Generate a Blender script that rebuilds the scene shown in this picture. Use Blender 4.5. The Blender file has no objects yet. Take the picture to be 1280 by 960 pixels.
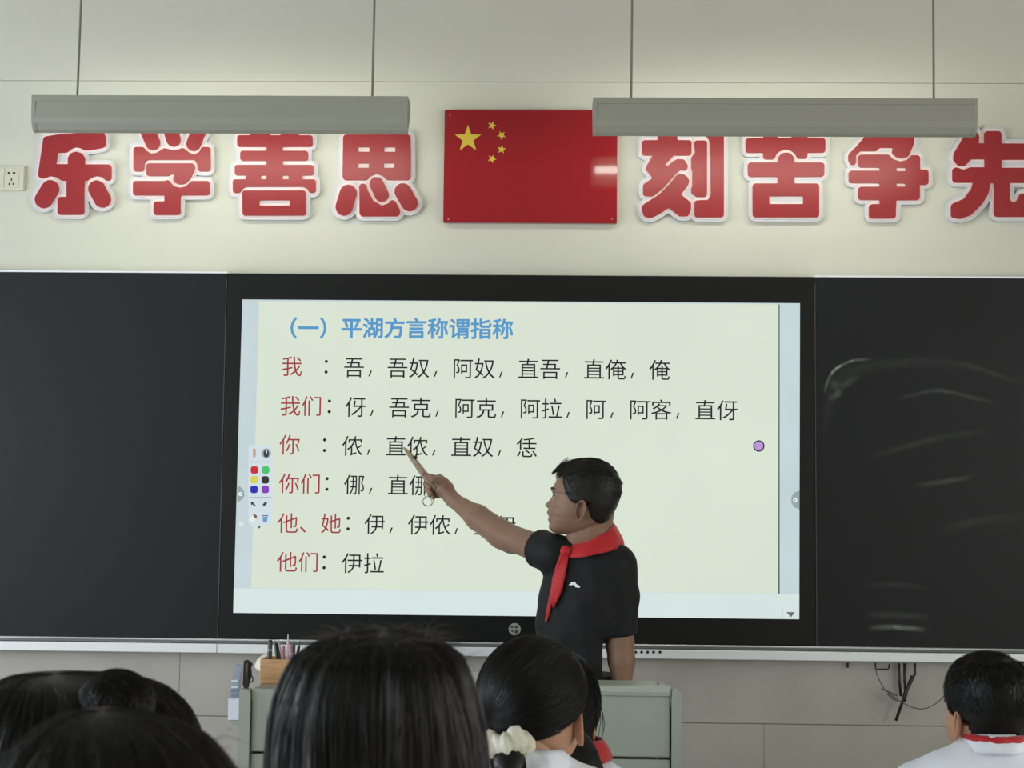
import bpy, bmesh, math, random
import numpy as np
from mathutils import Vector, Matrix
from mathutils.bvhtree import BVHTree

# ------------------------------------------------------------------ camera
CX, CZ, CD = 0.1095, 1.508, 4.991          # wall_front is the plane y = 0, the camera stands at y = -CD
YAW, PITCH, ROLL, FOC = -0.02605, 0.07657, 0.0103, 1846.5
C = bpy.context.scene.collection
sc = bpy.context.scene
fwd = Vector((math.sin(YAW)*math.cos(PITCH), math.cos(YAW)*math.cos(PITCH), math.sin(PITCH)))
r0 = Vector((math.cos(YAW), -math.sin(YAW), 0)); u0 = r0.cross(fwd)
right = math.cos(ROLL)*r0 + math.sin(ROLL)*u0
up = -math.sin(ROLL)*r0 + math.cos(ROLL)*u0
cam = bpy.data.cameras.new('camera'); camo = bpy.data.objects.new('camera', cam); C.objects.link(camo)
M = Matrix((right, up, -fwd)).transposed().to_4x4(); M.translation = Vector((CX, -CD, CZ))
camo.matrix_world = M
cam.sensor_width = 36; cam.lens = FOC/1280*36; cam.clip_start = 0.02
cam.dof.use_dof = True; cam.dof.focus_distance = 4.7; cam.dof.aperture_fstop = 15
sc.camera = camo
# ------------------------------------------------------------------ world and light
w = bpy.data.worlds.new('world'); sc.world = w; w.use_nodes = True
w.node_tree.nodes['Background'].inputs[0].default_value = (0.80, 0.88, 1.0, 1)
w.node_tree.nodes['Background'].inputs[1].default_value = 0.8
def area(name, loc, rot, sx, sy, power, col):
    l = bpy.data.lights.new(name, 'AREA'); l.shape = 'RECTANGLE'; l.size = sx; l.size_y = sy
    l.energy = power; l.color = col
    o = bpy.data.objects.new(name, l); C.objects.link(o); o.location = loc; o.rotation_euler = rot
    return o
RX = 4.3                                     # side walls at x = +-RX
WINS = [(-1.9, 1.7), (-4.4, 1.7), (-6.9, 1.7)]   # window centres along y and their widths
for i, (wy, ww) in enumerate(WINS):          # daylight through the window openings
    area('daylight', (-RX-0.12, wy, 1.75), (0, math.radians(-90), 0), 1.6, ww, [106, 94, 86][i], (0.86, 0.93, 1.0))
    area('daylight', (RX+0.12, wy, 1.75), (0, math.radians(90), 0), 1.6, ww, [30, 64, 62][i], (1.0, 0.98, 0.90))
sc.view_settings.view_transform = 'Standard'; sc.view_settings.look = 'None'
sc.view_settings.exposure = 0.0; sc.view_settings.gamma = 1; sc.view_settings.use_curve_mapping = False

# ------------------------------------------------------------------ helpers
random.seed(7); rng = np.random.default_rng(7)
TUBE = 19
def lin(c):
    return tuple((x/255/12.92 if x/255 <= 0.04045 else ((x/255+0.055)/1.055)**2.4) for x in c)
def mat(name, col, rough=0.6, spec=0.5, metal=0.0, noise=0.0, nscale=8.0, bump=0.0, bscale=60.0, emit=None, estr=1.0,
        sub=0.0, alpha=1.0, trans=0.0, sheen=0.0, coat=0.0, stretch=(1,1,1)):
    m = bpy.data.materials.new(name); m.use_nodes = True; nt = m.node_tree; b = nt.nodes['Principled BSDF']
    c = lin(col) + (1,)
    b.inputs['Base Color'].default_value = c
    b.inputs['Roughness'].default_value = rough; b.inputs['Specular IOR Level'].default_value = spec
    b.inputs['Metallic'].default_value = metal
    if sub: b.inputs['Subsurface Weight'].default_value = sub; b.inputs['Subsurface Radius'].default_value = (0.012, 0.005, 0.003); b.inputs['Subsurface Scale'].default_value = 1
    if alpha < 1: b.inputs['Alpha'].default_value = alpha
    if trans: b.inputs['Transmission Weight'].default_value = trans
    if sheen: b.inputs['Sheen Weight'].default_value = sheen
    if coat: b.inputs['Coat Weight'].default_value = coat; b.inputs['Coat Roughness'].default_value = 0.06
    if emit is not None:
        b.inputs['Emission Color'].default_value = lin(emit)+(1,); b.inputs['Emission Strength'].default_value = estr
    tc = nt.nodes.new('ShaderNodeTexCoord'); mp = nt.nodes.new('ShaderNodeMapping'); nt.links.new(tc.outputs['Object'], mp.inputs[0])
    mp.inputs['Scale'].default_value = stretch
    if noise:
        n = nt.nodes.new('ShaderNodeTexNoise'); n.inputs['Scale'].default_value = nscale; n.inputs['Detail'].default_value = 5
        nt.links.new(mp.outputs[0], n.inputs[0])
        r = nt.nodes.new('ShaderNodeMapRange'); r.inputs[1].default_value = 0.3; r.inputs[2].default_value = 0.7
        r.inputs[3].default_value = 1-noise; r.inputs[4].default_value = 1+noise
        nt.links.new(n.outputs[0], r.inputs[0])
        hs = nt.nodes.new('ShaderNodeHueSaturation'); hs.inputs['Color'].default_value = c
        nt.links.new(r.outputs[0], hs.inputs['Value'])
        nt.links.new(hs.outputs[0], b.inputs['Base Color'])
        if emit is not None:
            h2 = nt.nodes.new('ShaderNodeHueSaturation'); h2.inputs['Color'].default_value = lin(emit)+(1,)
            nt.links.new(r.outputs[0], h2.inputs['Value']); nt.links.new(h2.outputs[0], b.inputs['Emission Color'])
    if bump:
        n = nt.nodes.new('ShaderNodeTexNoise'); n.inputs['Scale'].default_value = bscale; n.inputs['Detail'].default_value = 4
        nt.links.new(mp.outputs[0], n.inputs[0])
        bp = nt.nodes.new('ShaderNodeBump'); bp.inputs['Strength'].default_value = bump; bp.inputs['Distance'].default_value = 0.01
        nt.links.new(n.outputs[0], bp.inputs['Height']); nt.links.new(bp.outputs[0], b.inputs['Normal'])
    return m
def tag(o, label=None, cat=None, group=None, kind=None):
    if label: o['label'] = label
    if cat: o['category'] = cat
    if group: o['group'] = group
    if kind: o['kind'] = kind
    return o
def link(name, me, m=None, parent=None, smooth=False):
    o = bpy.data.objects.new(name, me); C.objects.link(o)
    if m is not None:
        me.materials.clear(); me.materials.append(m)
    if smooth: me.shade_smooth()
    if parent is not None:
        o.parent = parent
        if parent.type == 'EMPTY' or parent.location.length > 0: o.location = -parent.location
    return o
def empty(name, loc):
    o = bpy.data.objects.new(name, None); C.objects.link(o); o.location = loc; o.empty_display_size = 0.1
    return o
def P(px, py, d):
    """world point that lies d metres in front of the camera (along +y) at picture position px, py"""
    v = fwd*FOC + right*(px-640) - up*(py-480)
    v = v*(d/v.y)
    return Vector((CX, -CD, CZ)) + v
def at(px, py, Y=0.0):
    return P(px, py, CD+Y)
class B:
    """collects simple shapes in one bmesh"""
    def __init__(s): s.bm = bmesh.new()
    def box(s, x0, x1, y0, y1, z0, z1, bev=0.0, seg=2):
        r = bmesh.ops.create_cube(s.bm, size=1); vs = r['verts']
        for v in vs:
            v.co = Vector(((x0+x1)/2+v.co.x*(x1-x0), (y0+y1)/2+v.co.y*(y1-y0), (z0+z1)/2+v.co.z*(z1-z0)))
        if bev:
            es = list({e for v in vs for e in v.link_edges})
            bmesh.ops.bevel(s.bm, geom=es, offset=bev, segments=seg, affect='EDGES')
        return s
    def prism(s, pts, off):
        """closed outline pts (3D) pushed along vector off"""
        a = [s.bm.verts.new(p) for p in pts]; b = [s.bm.verts.new(Vector(p)+off) for p in pts]
        s.bm.faces.new(a); s.bm.faces.new(b[::-1]); n = len(a)
        for i in range(n): s.bm.faces.new((a[(i+1) % n], a[i], b[i], b[(i+1) % n]))
        return s
    def tube(s, pts, r, n=10, closed=False):
        pts = [Vector(p) for p in pts]; rs = r if isinstance(r, (list, tuple)) else [r]*len(pts)
        rings = []; prev = None
        for i, p in enumerate(pts):
            a = pts[i-1] if (i or closed) else p; b = pts[(i+1) % len(pts)] if (i < len(pts)-1 or closed) else p
            t = (b-a).normalized()
            if prev is None:
                q = t.orthogonal().normalized()
            else:
                q = (prev - t*prev.dot(t)).normalized()
            prev = q; w_ = t.cross(q)
            rings.append([s.bm.verts.new(p + (q*math.cos(k*2*math.pi/n)+w_*math.sin(k*2*math.pi/n))*rs[i]) for k in range(n)])
        m = len(rings)
        for i in range(m if closed else m-1):
            A, D = rings[i], rings[(i+1) % m]
            for k in range(n): s.bm.faces.new((A[k], A[(k+1) % n], D[(k+1) % n], D[k]))
        if not closed: s.bm.faces.new(rings[0][::-1]); s.bm.faces.new(rings[-1])
        return s
    def sphere(s, c, r, seg=16):
        res = bmesh.ops.create_uvsphere(s.bm, u_segments=seg, v_segments=max(6, seg//2+2), radius=1)
        rr = r if hasattr(r, '__len__') else (r, r, r)
        for v in res['verts']: v.co = Vector((c[0]+v.co.x*rr[0], c[1]+v.co.y*rr[1], c[2]+v.co.z*rr[2]))
        return s
    def build(s, name, m=None, parent=None, smooth=False, angle=None):
        bmesh.ops.recalc_face_normals(s.bm, faces=s.bm.faces)
        me = bpy.data.meshes.new(name); s.bm.to_mesh(me); s.bm.free()
        o = link(name, me, m, parent, smooth)
        if angle: me.set_sharp_from_angle(angle=math.radians(angle))
        return o
def circ(px, py, r, n=20, a0=0, a1=360):
    k = n if a1-a0 >= 360 else n+1
    return [(px+r*math.cos(math.radians(a0+(a1-a0)*i/n)), py+r*math.sin(math.radians(a0+(a1-a0)*i/n))) for i in range(k)]
def sheet(name, pts, Y, m, parent, th=0.0007):
    return B().prism([at(x, y, Y) for x, y in pts], Vector((0, th, 0))).build(name, m, parent)
def rrect(x0, y0, x1, y1, r):
    o = []
    for cx, cy, a in ((x1-r, y0+r, -90), (x1-r, y1-r, 0), (x0+r, y1-r, 90), (x0+r, y0+r, 180)):
        o += [(cx+r*math.cos(math.radians(a+t)), cy+r*math.sin(math.radians(a+t))) for t in (0, 30, 60, 90)]
    return o

# ------------------------------------------------------------------ materials
m_wall = mat('cream wall paint', (206, 205, 193), 0.85, 0.3, noise=0.02, nscale=2, bump=0.08, bscale=35)
m_dado = mat('grey dado plaster', (176, 172, 166), 0.5, 0.4, noise=0.09, nscale=3.5, bump=0.15, bscale=14)
m_ceil = mat('ceiling paint', (168, 166, 152), 0.9)
m_floor = mat('terrazzo floor', (150, 148, 140), 0.4, noise=0.08, nscale=60)
m_board = mat('slate board surface', (14, 17, 21), 0.5, 0.32, noise=0.14, nscale=3, bump=0.03, bscale=300)
m_alu = mat('brushed aluminium', (232, 236, 240), 0.42, 0.5, metal=0.1, noise=0.04, nscale=30, stretch=(1, 20, 20))
m_black = mat('black bezel', (18, 19, 20), 0.35, 0.3)
m_lamp = mat('grey enamelled lamp housing', (150, 150, 139), 0.5, 0.4)
m_white = mat('white plastic', (222, 222, 218), 0.45)
m_dark = mat('black rubber', (20, 20, 21), 0.5)

# ------------------------------------------------------------------ room shell
H = 3.42; YB = -8.4
def struct(o): o['kind'] = 'structure'; return o
zseam = at(640, 103, 0).z
wf = struct(B().box(-RX-0.1, RX+0.1, 0, 0.2, 0, zseam).build('wall_front', m_wall))
tr = B().box(-RX-0.1, RX+0.1, -0.006, 0.2, zseam+0.0012, H); tr.build('upper_band', m_wall, wf)
zg = at(1000, 905, 0).z; zt = at(640, 812, -0.02).z
pw = 1.30; xj = at(225, 860, 0).x
for row, (z0, z1) in enumerate(((0.12, zg-0.0012), (zg+0.0012, zt+0.03))):
    for k in range(-3, 4):
        x0 = max(-RX, xj+k*pw+0.0005 + (0.65 if row == 0 else 0)); x1 = min(RX, xj+(k+1)*pw-0.0005+(0.65 if row == 0 else 0))
        if x1-x0 < 0.05: continue
        B().box(x0, x1, -0.010, 0.0, z0, z1, 0.0012, 1).build('panel', m_dado, wf)
struct(B().box(-RX, RX, -0.018, 0, 0, 0.12, 0.004, 1).build('baseboard_front', mat('dark baseboard', (92, 84, 78), 0.5)))
struct(B().box(-RX-0.2, RX+0.2, YB-0.2, 0.2, -0.1, 0).build('floor', m_floor))
struct(B().box(-RX-0.2, RX+0.2, YB-0.2, 0.2, H, H+0.1).build('ceiling', m_ceil))
struct(B().box(-RX-0.1, RX+0.1, YB-0.2, YB, 0, H).build('wall_back', mat('back wall paint', (190, 188, 176), 0.85)))
m_side = mat('side wall paint', (200, 199, 186), 0.85)
m_frame = mat('white window frame', (225, 228, 230), 0.4)
wn = 0
for side, sx in (('left', -1), ('right', 1)):
    b = B(); xa, xb = sorted((sx*RX, sx*(RX+0.2)))
    b.box(xa, xb, YB, 0, 0, 0.95); b.box(xa, xb, YB, 0, 2.55, H)
    ys = [0] + [v for wy, ww in WINS for v in (wy+ww/2, wy-ww/2)] + [YB]
    for i in range(0, len(ys), 2): b.box(xa, xb, ys[i+1], ys[i], 0.95, 2.55)
    struct(b.build('wall_'+side, m_side))
    for wy, ww in WINS:
        wn += 1; f = B(); fx0, fx1 = sorted((sx*(RX+0.02), sx*(RX+0.07)))
        for y0 in (wy-ww/2, wy-0.025, wy+ww/2-0.05): f.box(fx0, fx1, y0, y0+0.05, 0.95, 2.55)
        for z0 in (0.95, 2.50): f.box(fx0, fx1, wy-ww/2, wy+ww/2, z0, z0+0.05)
        struct(f.build('window_%d' % wn, m_frame))

# ------------------------------------------------------------------ blackboard, tray
YBD = -0.055
zb_top = at(640, 344, YBD).z
def xat(px, py, Y=YBD): return at(px, py, Y).x
zb_bot = at(640, 803, YBD).z
xl_in = xat(279, 560); xr_in = xat(1019, 560)
xL, xR = -2.62, 2.62
def board(name, x0, x1, lab):
    r = empty(name, ((x0+x1)/2, 0, zb_bot))
    B().box(x0, x1, YBD, -0.0105, zb_bot+0.0005, zb_top).build('writing_surface', m_board, r)
    B().box(x0, x1, YBD-0.003, -0.0105, zb_top, zb_top+0.006).build('top_edge', m_alu, r)
    xs = x0 if abs(x0) > abs(x1) else x1-0.02
    B().box(xs, xs+0.02, YBD-0.006, -0.0105, zb_bot+0.0005, zb_top).build('side_edge', m_alu, r)
    xs = x1-0.004 if abs(x0) > abs(x1) else x0
    B().box(xs, xs+0.003, YBD-0.0015, YBD, zb_bot, zb_top-0.02).build('inner_edge', mat('dull metal edge', (70, 71, 72), 0.5), r)
    return tag(r, lab, 'blackboard', 'blackboard halves beside the screen')
board('blackboard', xL, xl_in, 'dark slate blackboard half left of the lit screen, wiped clean')
rb = board('blackboard', xr_in, xR, 'dark slate blackboard half right of the lit screen, with faint chalk smears')
# chalk smears on the right half: thin chalk deposits
def chalk_mat(a):
    m = mat('chalk dust', (150, 152, 150), 0.95, 0.1)
    nt = m.node_tree; b = nt.nodes['Principled BSDF']
    uv = nt.nodes.new('ShaderNodeUVMap'); sp = nt.nodes.new('ShaderNodeSeparateXYZ'); nt.links.new(uv.outputs[0], sp.inputs[0])
    def hump(out, e):
        a1 = nt.nodes.new('ShaderNodeMath'); a1.operation = 'MULTIPLY'; a1.inputs[1].default_value = math.pi; nt.links.new(out, a1.inputs[0])
        a2 = nt.nodes.new('ShaderNodeMath'); a2.operation = 'SINE'; nt.links.new(a1.outputs[0], a2.inputs[0])
        a3 = nt.nodes.new('ShaderNodeMath'); a3.operation = 'POWER'; a3.inputs[1].default_value = e; a3.use_clamp = True; nt.links.new(a2.outputs[0], a3.inputs[0])
        return a3.outputs[0]
    x1 = hump(sp.outputs[0], 1.0); x2 = hump(sp.outputs[1], 1.6)
    n = nt.nodes.new('ShaderNodeTexNoise'); n.inputs['Scale'].default_value = 40; tc = nt.nodes.new('ShaderNodeTexCoord'); nt.links.new(tc.outputs['Object'], n.inputs[0])
    p1 = nt.nodes.new('ShaderNodeMath'); p1.operation = 'MULTIPLY'; nt.links.new(x1, p1.inputs[0]); nt.links.new(x2, p1.inputs[1])
    p2 = nt.nodes.new('ShaderNodeMath'); p2.operation = 'MULTIPLY'; nt.links.new(p1.outputs[0], p2.inputs[0]); nt.links.new(n.outputs[0], p2.inputs[1])
    p3 = nt.nodes.new('ShaderNodeMath'); p3.operation = 'MULTIPLY'; nt.links.new(p2.outputs[0], p3.inputs[0]); p3.inputs[1].default_value = a; p3.use_clamp = True
    nt.links.new(p3.outputs[0], b.inputs['Alpha'])
    return m
def smear(pts, wpx, a):
    bm = bmesh.new(); uvl = bm.loops.layers.uv.new(); P2 = []
    n = 24; cs = []
    for i in range(n+1):      # Catmull-Rom through the points
        t = i/n*(len(pts)-1); k = min(int(t), len(pts)-2); f = t-k
        p = [np.array(pts[max(0, min(len(pts)-1, k+j))], float) for j in (-1, 0, 1, 2)]
        cs.append(0.5*((2*p[1])+(-p[0]+p[2])*f+(2*p[0]-5*p[1]+4*p[2]-p[3])*f*f+(-p[0]+3*p[1]-3*p[2]+p[3])*f**3))
    rows = []
    for i, c in enumerate(cs):
        t = cs[min(i+1, n)]-cs[max(i-1, 0)]; t = t/np.linalg.norm(t); nn = np.array((-t[1], t[0]))
        rows.append([bm.verts.new(at(*(c+nn*wpx*s), YBD-0.0012)) for s in (-1, 1)])
    for i in range(n):
        f = bm.faces.new((rows[i][0], rows[i][1], rows[i+1][1], rows[i+1][0]))
        for l, uv in zip(f.loops, ((i/n, 0), (i/n, 1), ((i+1)/n, 1), ((i+1)/n, 0))): l[uvl].uv = uv
    me = bpy.data.meshes.new('chalk_smear'); bm.to_mesh(me); bm.free()
    o = link('chalk_smear', me, chalk_mat(a), rb); o['kind'] = 'stuff'
smear([(1030, 492), (1036, 474), (1045, 461), (1066, 451), (1090, 449)], 3, 1.3)
smear([(1040, 470), (1043, 482), (1056, 480), (1078, 465)], 7, 0.35)
smear([(1035, 500), (1046, 493), (1052, 485)], 7, 0.4)
smear([(1030, 560), (1034, 520), (1050, 470), (1110, 455), (1200, 456), (1290, 485)], 10, 0.09)
smear([(1120, 500), (1170, 488), (1215, 497), (1245, 504)], 4, 0.3)
smear([(1190, 455), (1220, 459), (1275, 480)], 4, 0.22)
smear([(1080, 575), (1120, 562), (1180, 546), (1240, 540)], 6, 0.16)
smear([(1140, 608), (1180, 602), (1220, 596)], 5, 0.3)
smear([(1085, 785), (1110, 784), (1135, 785), (1160, 788)], 5, 1.0)
smear([(1080, 768), (1130, 769), (1165, 772)], 6, 0.25)
smear([(1170, 665), (1230, 650), (1280, 648)], 8, 0.14)
smear([(1080, 733), (1120, 731), (1165, 735)], 5, 0.14)
# chalk tray
tray = empty('chalk_tray', (0, 0, zb_bot))
zf0 = at(640, 821, -0.075).z; zf1 = at(640, 809.5, -0.075).z
B().box(xL, xR, -0.078, -0.070, zf0, zf1, 0.002, 1).build('front_rail', m_alu, tray)
B().box(xL, xR, -0.070, -0.0105, zf0, zf0+0.006).build('trough', m_alu, tray)
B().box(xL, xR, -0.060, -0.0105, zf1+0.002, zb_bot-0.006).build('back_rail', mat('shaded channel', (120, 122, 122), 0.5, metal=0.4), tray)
B().box(xL, xR, -0.066, -0.0105, zb_bot-0.006, zb_bot, 0.002, 1).build('upper_rail', mat('polished aluminium edge', (215, 220, 222), 0.3, metal=0.5), tray)
for px in (271,): B().box(at(px, 810, -0.078).x-0.0008, at(px, 810, -0.078).x+0.0008, -0.0786, -0.078, zf0, zf1).build('seam', m_dark, tray)
for i, px in enumerate((794.5, 802, 809.5, 817, 825)):
    c = at(px, 815.2, -0.079); B().tube([c, c+Vector((0, 0.002, 0))], 0.0048, 12).build('hole', m_dark, tray)
for x0, x1, y in ((1255, 1260, 827.5), (1267, 1269, 828), (1273, 1283, 828)):
    a = at(x0, y-1.7, -0.079); c = at(x1, y+1.7, -0.079); B().box(a.x, c.x, -0.079, -0.0775, c.z, a.z).build('port', m_dark, tray)
tag(tray, 'long aluminium chalk tray running under the blackboards and screen', 'chalk tray')

# ------------------------------------------------------------------ interactive panel
YS = -0.062
pn = empty('interactive_panel', ((xl_in+xr_in)/2, 0, zb_bot))
B().box(xl_in+0.002, xr_in-0.002, YS, -0.0105, zb_bot+0.001, zb_top, 0.003, 1).build('bezel', m_black, pn)
def scr(name, col, noise=0.0, ns=2.0, k=1.0):
    m = mat(name, (10, 10, 10), 0.35, 0.25, noise=noise, nscale=ns, emit=col, estr=k)
    return m
e_cream = scr('slide cream', (226, 236, 219), 0.035, 1.6, 0.90)
e_blue = scr('slide margin blue', (196, 212, 216), 0.05, 3)
e_bar = scr('screen bar', (214, 228, 226), 0.02, 4)
e_txt = scr('slide ink', (26, 28, 34)); e_red = scr('slide red', (158, 52, 60)); e_ttl = scr('slide title blue', (88, 152, 200))
L0, L1, L2, L3 = YS-0.0012, YS-0.0019, YS-0.0026, YS-0.0033
sheet('screen', [(303, 374.3), (1000, 379), (999, 774), (291.5, 766)], L0, e_blue, pn, 0.0012)
sheet('slide', [(324, 376.5), (973.2, 380.5), (972.8, 742), (314, 735)], L1, e_cream, pn)
sheet('slide_edge', [(973.2, 380.5), (974.6, 380.5), (974.6, 742), (972.9, 742)], L1, scr('edge line', (70, 95, 95)), pn)
sheet('screen_bar', [(292.2, 735.5), (999.2, 742.5), (999, 774), (291.5, 766)], L1, e_bar, pn)
sheet('bar_divider', [(977.5, 761), (978.3, 761), (978.3, 774), (977.5, 774)], L2, scr('divider', (150, 165, 170)), pn)
sheet('scroll_arrow', [(983, 765), (994, 765.2), (988.6, 771.5)], L2, scr('arrow grey', (95, 105, 110)), pn)
e_gr = scr('handle grey', (150, 165, 166))
sheet('side_handle', circ(303.5, 617, 9, 14, -90, 90) if False else [(296.8, 607), (301, 609), (305, 614), (305.5, 620), (302, 625), (296.4, 628)], L2, e_gr, pn)
sheet('side_handle', [(999.4, 613.5), (994, 615), (989.5, 620), (989, 628), (993, 634), (999.4, 637)], L2, e_gr, pn)
e_w = scr('icon white', (235, 245, 245)); e_k = scr('icon dark', (60, 66, 70))
sheet('handle_dot', circ(300.5, 617.5, 2.6, 12), L3, e_w, pn); sheet('handle_dot', circ(300.5, 617.5, 1.1, 10), L3-0.0007, e_gr, pn)
sheet('handle_dot', circ(994, 625.3, 2.6, 12), L3, e_w, pn); sheet('handle_dot', circ(994, 625.3, 1.1, 10), L3-0.0007, e_gr, pn)
sheet('side_dot', circ(301.5, 654.5, 3, 12), L2, scr('pale dot', (215, 228, 232)), pn)
sheet('touch_marker', circ(948.5, 557.5, 7.2, 24), L2, scr('marker rim', (40, 38, 60)), pn)
sheet('touch_marker', circ(948.5, 557.5, 5.6, 24), L3, scr('marker violet', (185, 150, 215), 0.15, 60), pn)
# drawing toolbar
sheet('toolbar', rrect(310.5, 556.5, 340.3, 657, 4), L2, scr('toolbar pale', (208, 222, 228)), pn)
for y in (577.5, 622): sheet('toolbar_line', [(311.5, y-0.5), (339, y-0.5), (339, y+0.5), (311.5, y+0.5)], L3, scr('line grey', (130, 150, 165)), pn)
for x, y, c in ((318, 587.5, (200, 40, 52)), (332, 587.5, (75, 190, 110)), (317.8, 599.5, (212, 208, 84)), (331.5, 599.8, (45, 44, 44)), (317.5, 611.8, (42, 40, 178)), (331.5, 611.8, (130, 62, 180))):
    sheet('colour_swatch', rrect(x-4.7, y-4.7, x+4.7, y+4.7, 3), L3, scr('swatch', c), pn)
sheet('pencil_icon', [(316, 561), (319.8, 561), (319.8, 570), (317.8, 573), (316, 570)], L3, scr('pencil tan', (196, 160, 140)), pn)
sheet('mouse_icon', circ(332.8, 566.5, 6, 18), L3, scr('mouse ring', (150, 160, 165)), pn)
sheet('mouse_icon', [(332.8+3.4*math.cos(t), 567+5*math.sin(t)) for t in np.linspace(0, 2*math.pi, 17)[:-1]], L3-0.0007, scr('mouse body', (52, 58, 62)), pn)
sheet('mouse_icon', [(332.2, 562.5), (333.6, 562.5), (333.6, 566.5), (332.2, 566.5)], L3-0.0014, e_w, pn)
sheet('arrow_icon', [(313, 627), (318, 627.5), (316.6, 629), (320, 632), (318, 633), (315.4, 630.4), (314.4, 632)], L3, e_k, pn)
sheet('arrow_icon', [(328, 631), (331, 627.5), (334, 627), (333.4, 630), (330.4, 633)], L3, e_k, pn)
sheet('eraser_icon', [(312.5, 648), (317, 643), (321, 645), (320, 649), (316, 652.5), (313, 651)], L3, scr('eraser', (235, 235, 230)), pn)
sheet('eraser_icon', [(316, 643.6), (318, 642.6), (321.3, 644.6), (320.6, 648.6), (319, 648)], L3-0.0007, scr('eraser brown', (120, 90, 80)), pn)
sheet('bin_icon', [(328, 646), (334.6, 646), (333.6, 653), (329, 653)], L3, scr('bin blue', (110, 150, 190)), pn)
sheet('bin_icon', [(327, 644), (335.4, 644), (335.4, 645.3), (327, 645.3)], L3, scr('bin lid', (70, 105, 150)), pn)
sheet('toolbar_arrow', [(322, 658), (326, 658), (324, 661)], L2, e_k, pn)
def text(s, px, py, em_px, m, off=0.0, name='text_line', Y=L2):
    """one line of writing: px = left side of the first character cell, py = centre height of the characters"""
    a = at(px, py, Y); e = (at(px+em_px, py, Y)-a).length
    ln = empty(name, a); ln.parent = pn; ln.location = a-pn.location
    for k, ch in enumerate(s):
        if ch == '，':       # the slide's comma is a plain slanted stroke
            g = B().prism([(x_*e+k*e, 0, (y_-0.385)*e) for x_, y_ in ((.165, -.03), (.228, -.03), (.33, .24), (.255, .24))], Vector((0, 0.0004, 0))).build('printed_character', m)
            g.parent = ln; continue
        cu = bpy.data.curves.new('t', 'FONT'); cu.body = ch; cu.size = 1; cu.resolution_u = 4; cu.fill_mode = 'FRONT'
        o = bpy.data.objects.new('t', cu); C.objects.link(o); bpy.context.view_layer.update()
        me = bpy.data.meshes.new_from_object(o.evaluated_get(bpy.context.evaluated_depsgraph_get()))
        bpy.data.objects.remove(o)
        if off > 0:      # bold: the glyph laid over itself a hair's breadth apart
            bm = bmesh.new()
            for a_ in range(8):
                n0 = len(bm.verts); bm.from_mesh(me); bm.verts.ensure_lookup_table()
                for v in bm.verts[n0:]: v.co.x += off*math.cos(a_*math.pi/4); v.co.y += off*math.sin(a_*math.pi/4)
            bm.to_mesh(me); bm.free()
        for v in me.vertices: v.co = Vector(((v.co.x+k)*e, 0, (v.co.y-0.385)*e))
        me.name = 'printed_character'; me.materials.clear(); me.materials.append(m)
        g = bpy.data.objects.new('printed_character', me); C.objects.link(g); g.parent = ln
    return ln
EM = 27.15
text('（一）', 345, 409.5, 27, e_ttl, 0.024, 'title_text'); text('平湖方言称谓指称', 426, 409.5, 26.95, e_ttl, 0.024, 'title_text')
rows = [(457.5, '我', 351.5, 401, 429, '吾，吾奴，阿奴，直吾，直俺，俺'),
        (507, '我们', 349.5, 405, 431, '伢，吾克，阿克，阿拉，阿，阿客，直伢'),
        (555.5, '你', 348.8, 399, 427, '侬，直侬，直奴，恁'),
        (604, '你们', 348, 402, 429.5, '㑚，直㑚'),
        (653.5, '他、她', 346.5, 428.5, 455, '伊，伊侬，直伊'),
        (702, '他们', 345.5, 398.5, 426.5, '伊拉')]
for y, lab, x0, xc, x1, s in rows:
    text(lab, x0, y, 26.9, e_red, -0.004); text('：', xc, y-1, 27, e_txt, -0.004); text(s, x1, y+1.5, EM, e_txt, -0.006)
# round grey emblem on the bezel
m_em = mat('emblem grey', (150, 152, 150), 0.5)
sheet('emblem', circ(643.3, 786.5, 7.6, 24), L0, m_em, pn)
for pts in ([(638.5, 782.5), (641.5, 782), (641.5, 785), (638.5, 785)], [(643.5, 782), (647.5, 782), (648, 785.4), (643.5, 785.4)],
            [(639, 787), (641.6, 787), (641.6, 790.5), (639.2, 790)], [(643.6, 787.2), (648.4, 787.2), (647.6, 791.2), (643.6, 792.2)]):
    sheet('emblem_mark', pts, L1, mat('emblem dark', (60, 61, 61), 0.5), pn)
tag(pn, 'large lit interactive screen in black bezel showing a Chinese word list', 'screen')

# ------------------------------------------------------------------ red slogan characters
def edt(mask):
    ny, nx = mask.shape; BIG = 1e4
    g = np.where(mask, 0.0, BIG)
    for x in range(1, nx): g[:, x] = np.minimum(g[:, x], g[:, x-1]+1)
    for x in range(nx-2, -1, -1): g[:, x] = np.minimum(g[:, x], g[:, x+1]+1)
    g2 = g*g; out = np.full(mask.shape, BIG*BIG); ys = np.arange(ny)[:, None]
    rowsm = np.where(mask.any(1))[0]
    for y in rowsm: out = np.minimum(out, (ys-y)**2 + g2[y][None, :])
    return np.sqrt(out)
def inside_poly(X, Y, pts):
    ins = np.zeros(X.shape, bool); n = len(pts)
    for i in range(n):
        x1, y1 = pts[i]; x2, y2 = pts[(i+1) % n]
        if y1 == y2: continue
        c = ((y1 > Y) != (y2 > Y)) & (X < (x2-x1)*(Y-y1)/(y2-y1)+x1); ins ^= c
    return ins
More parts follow.
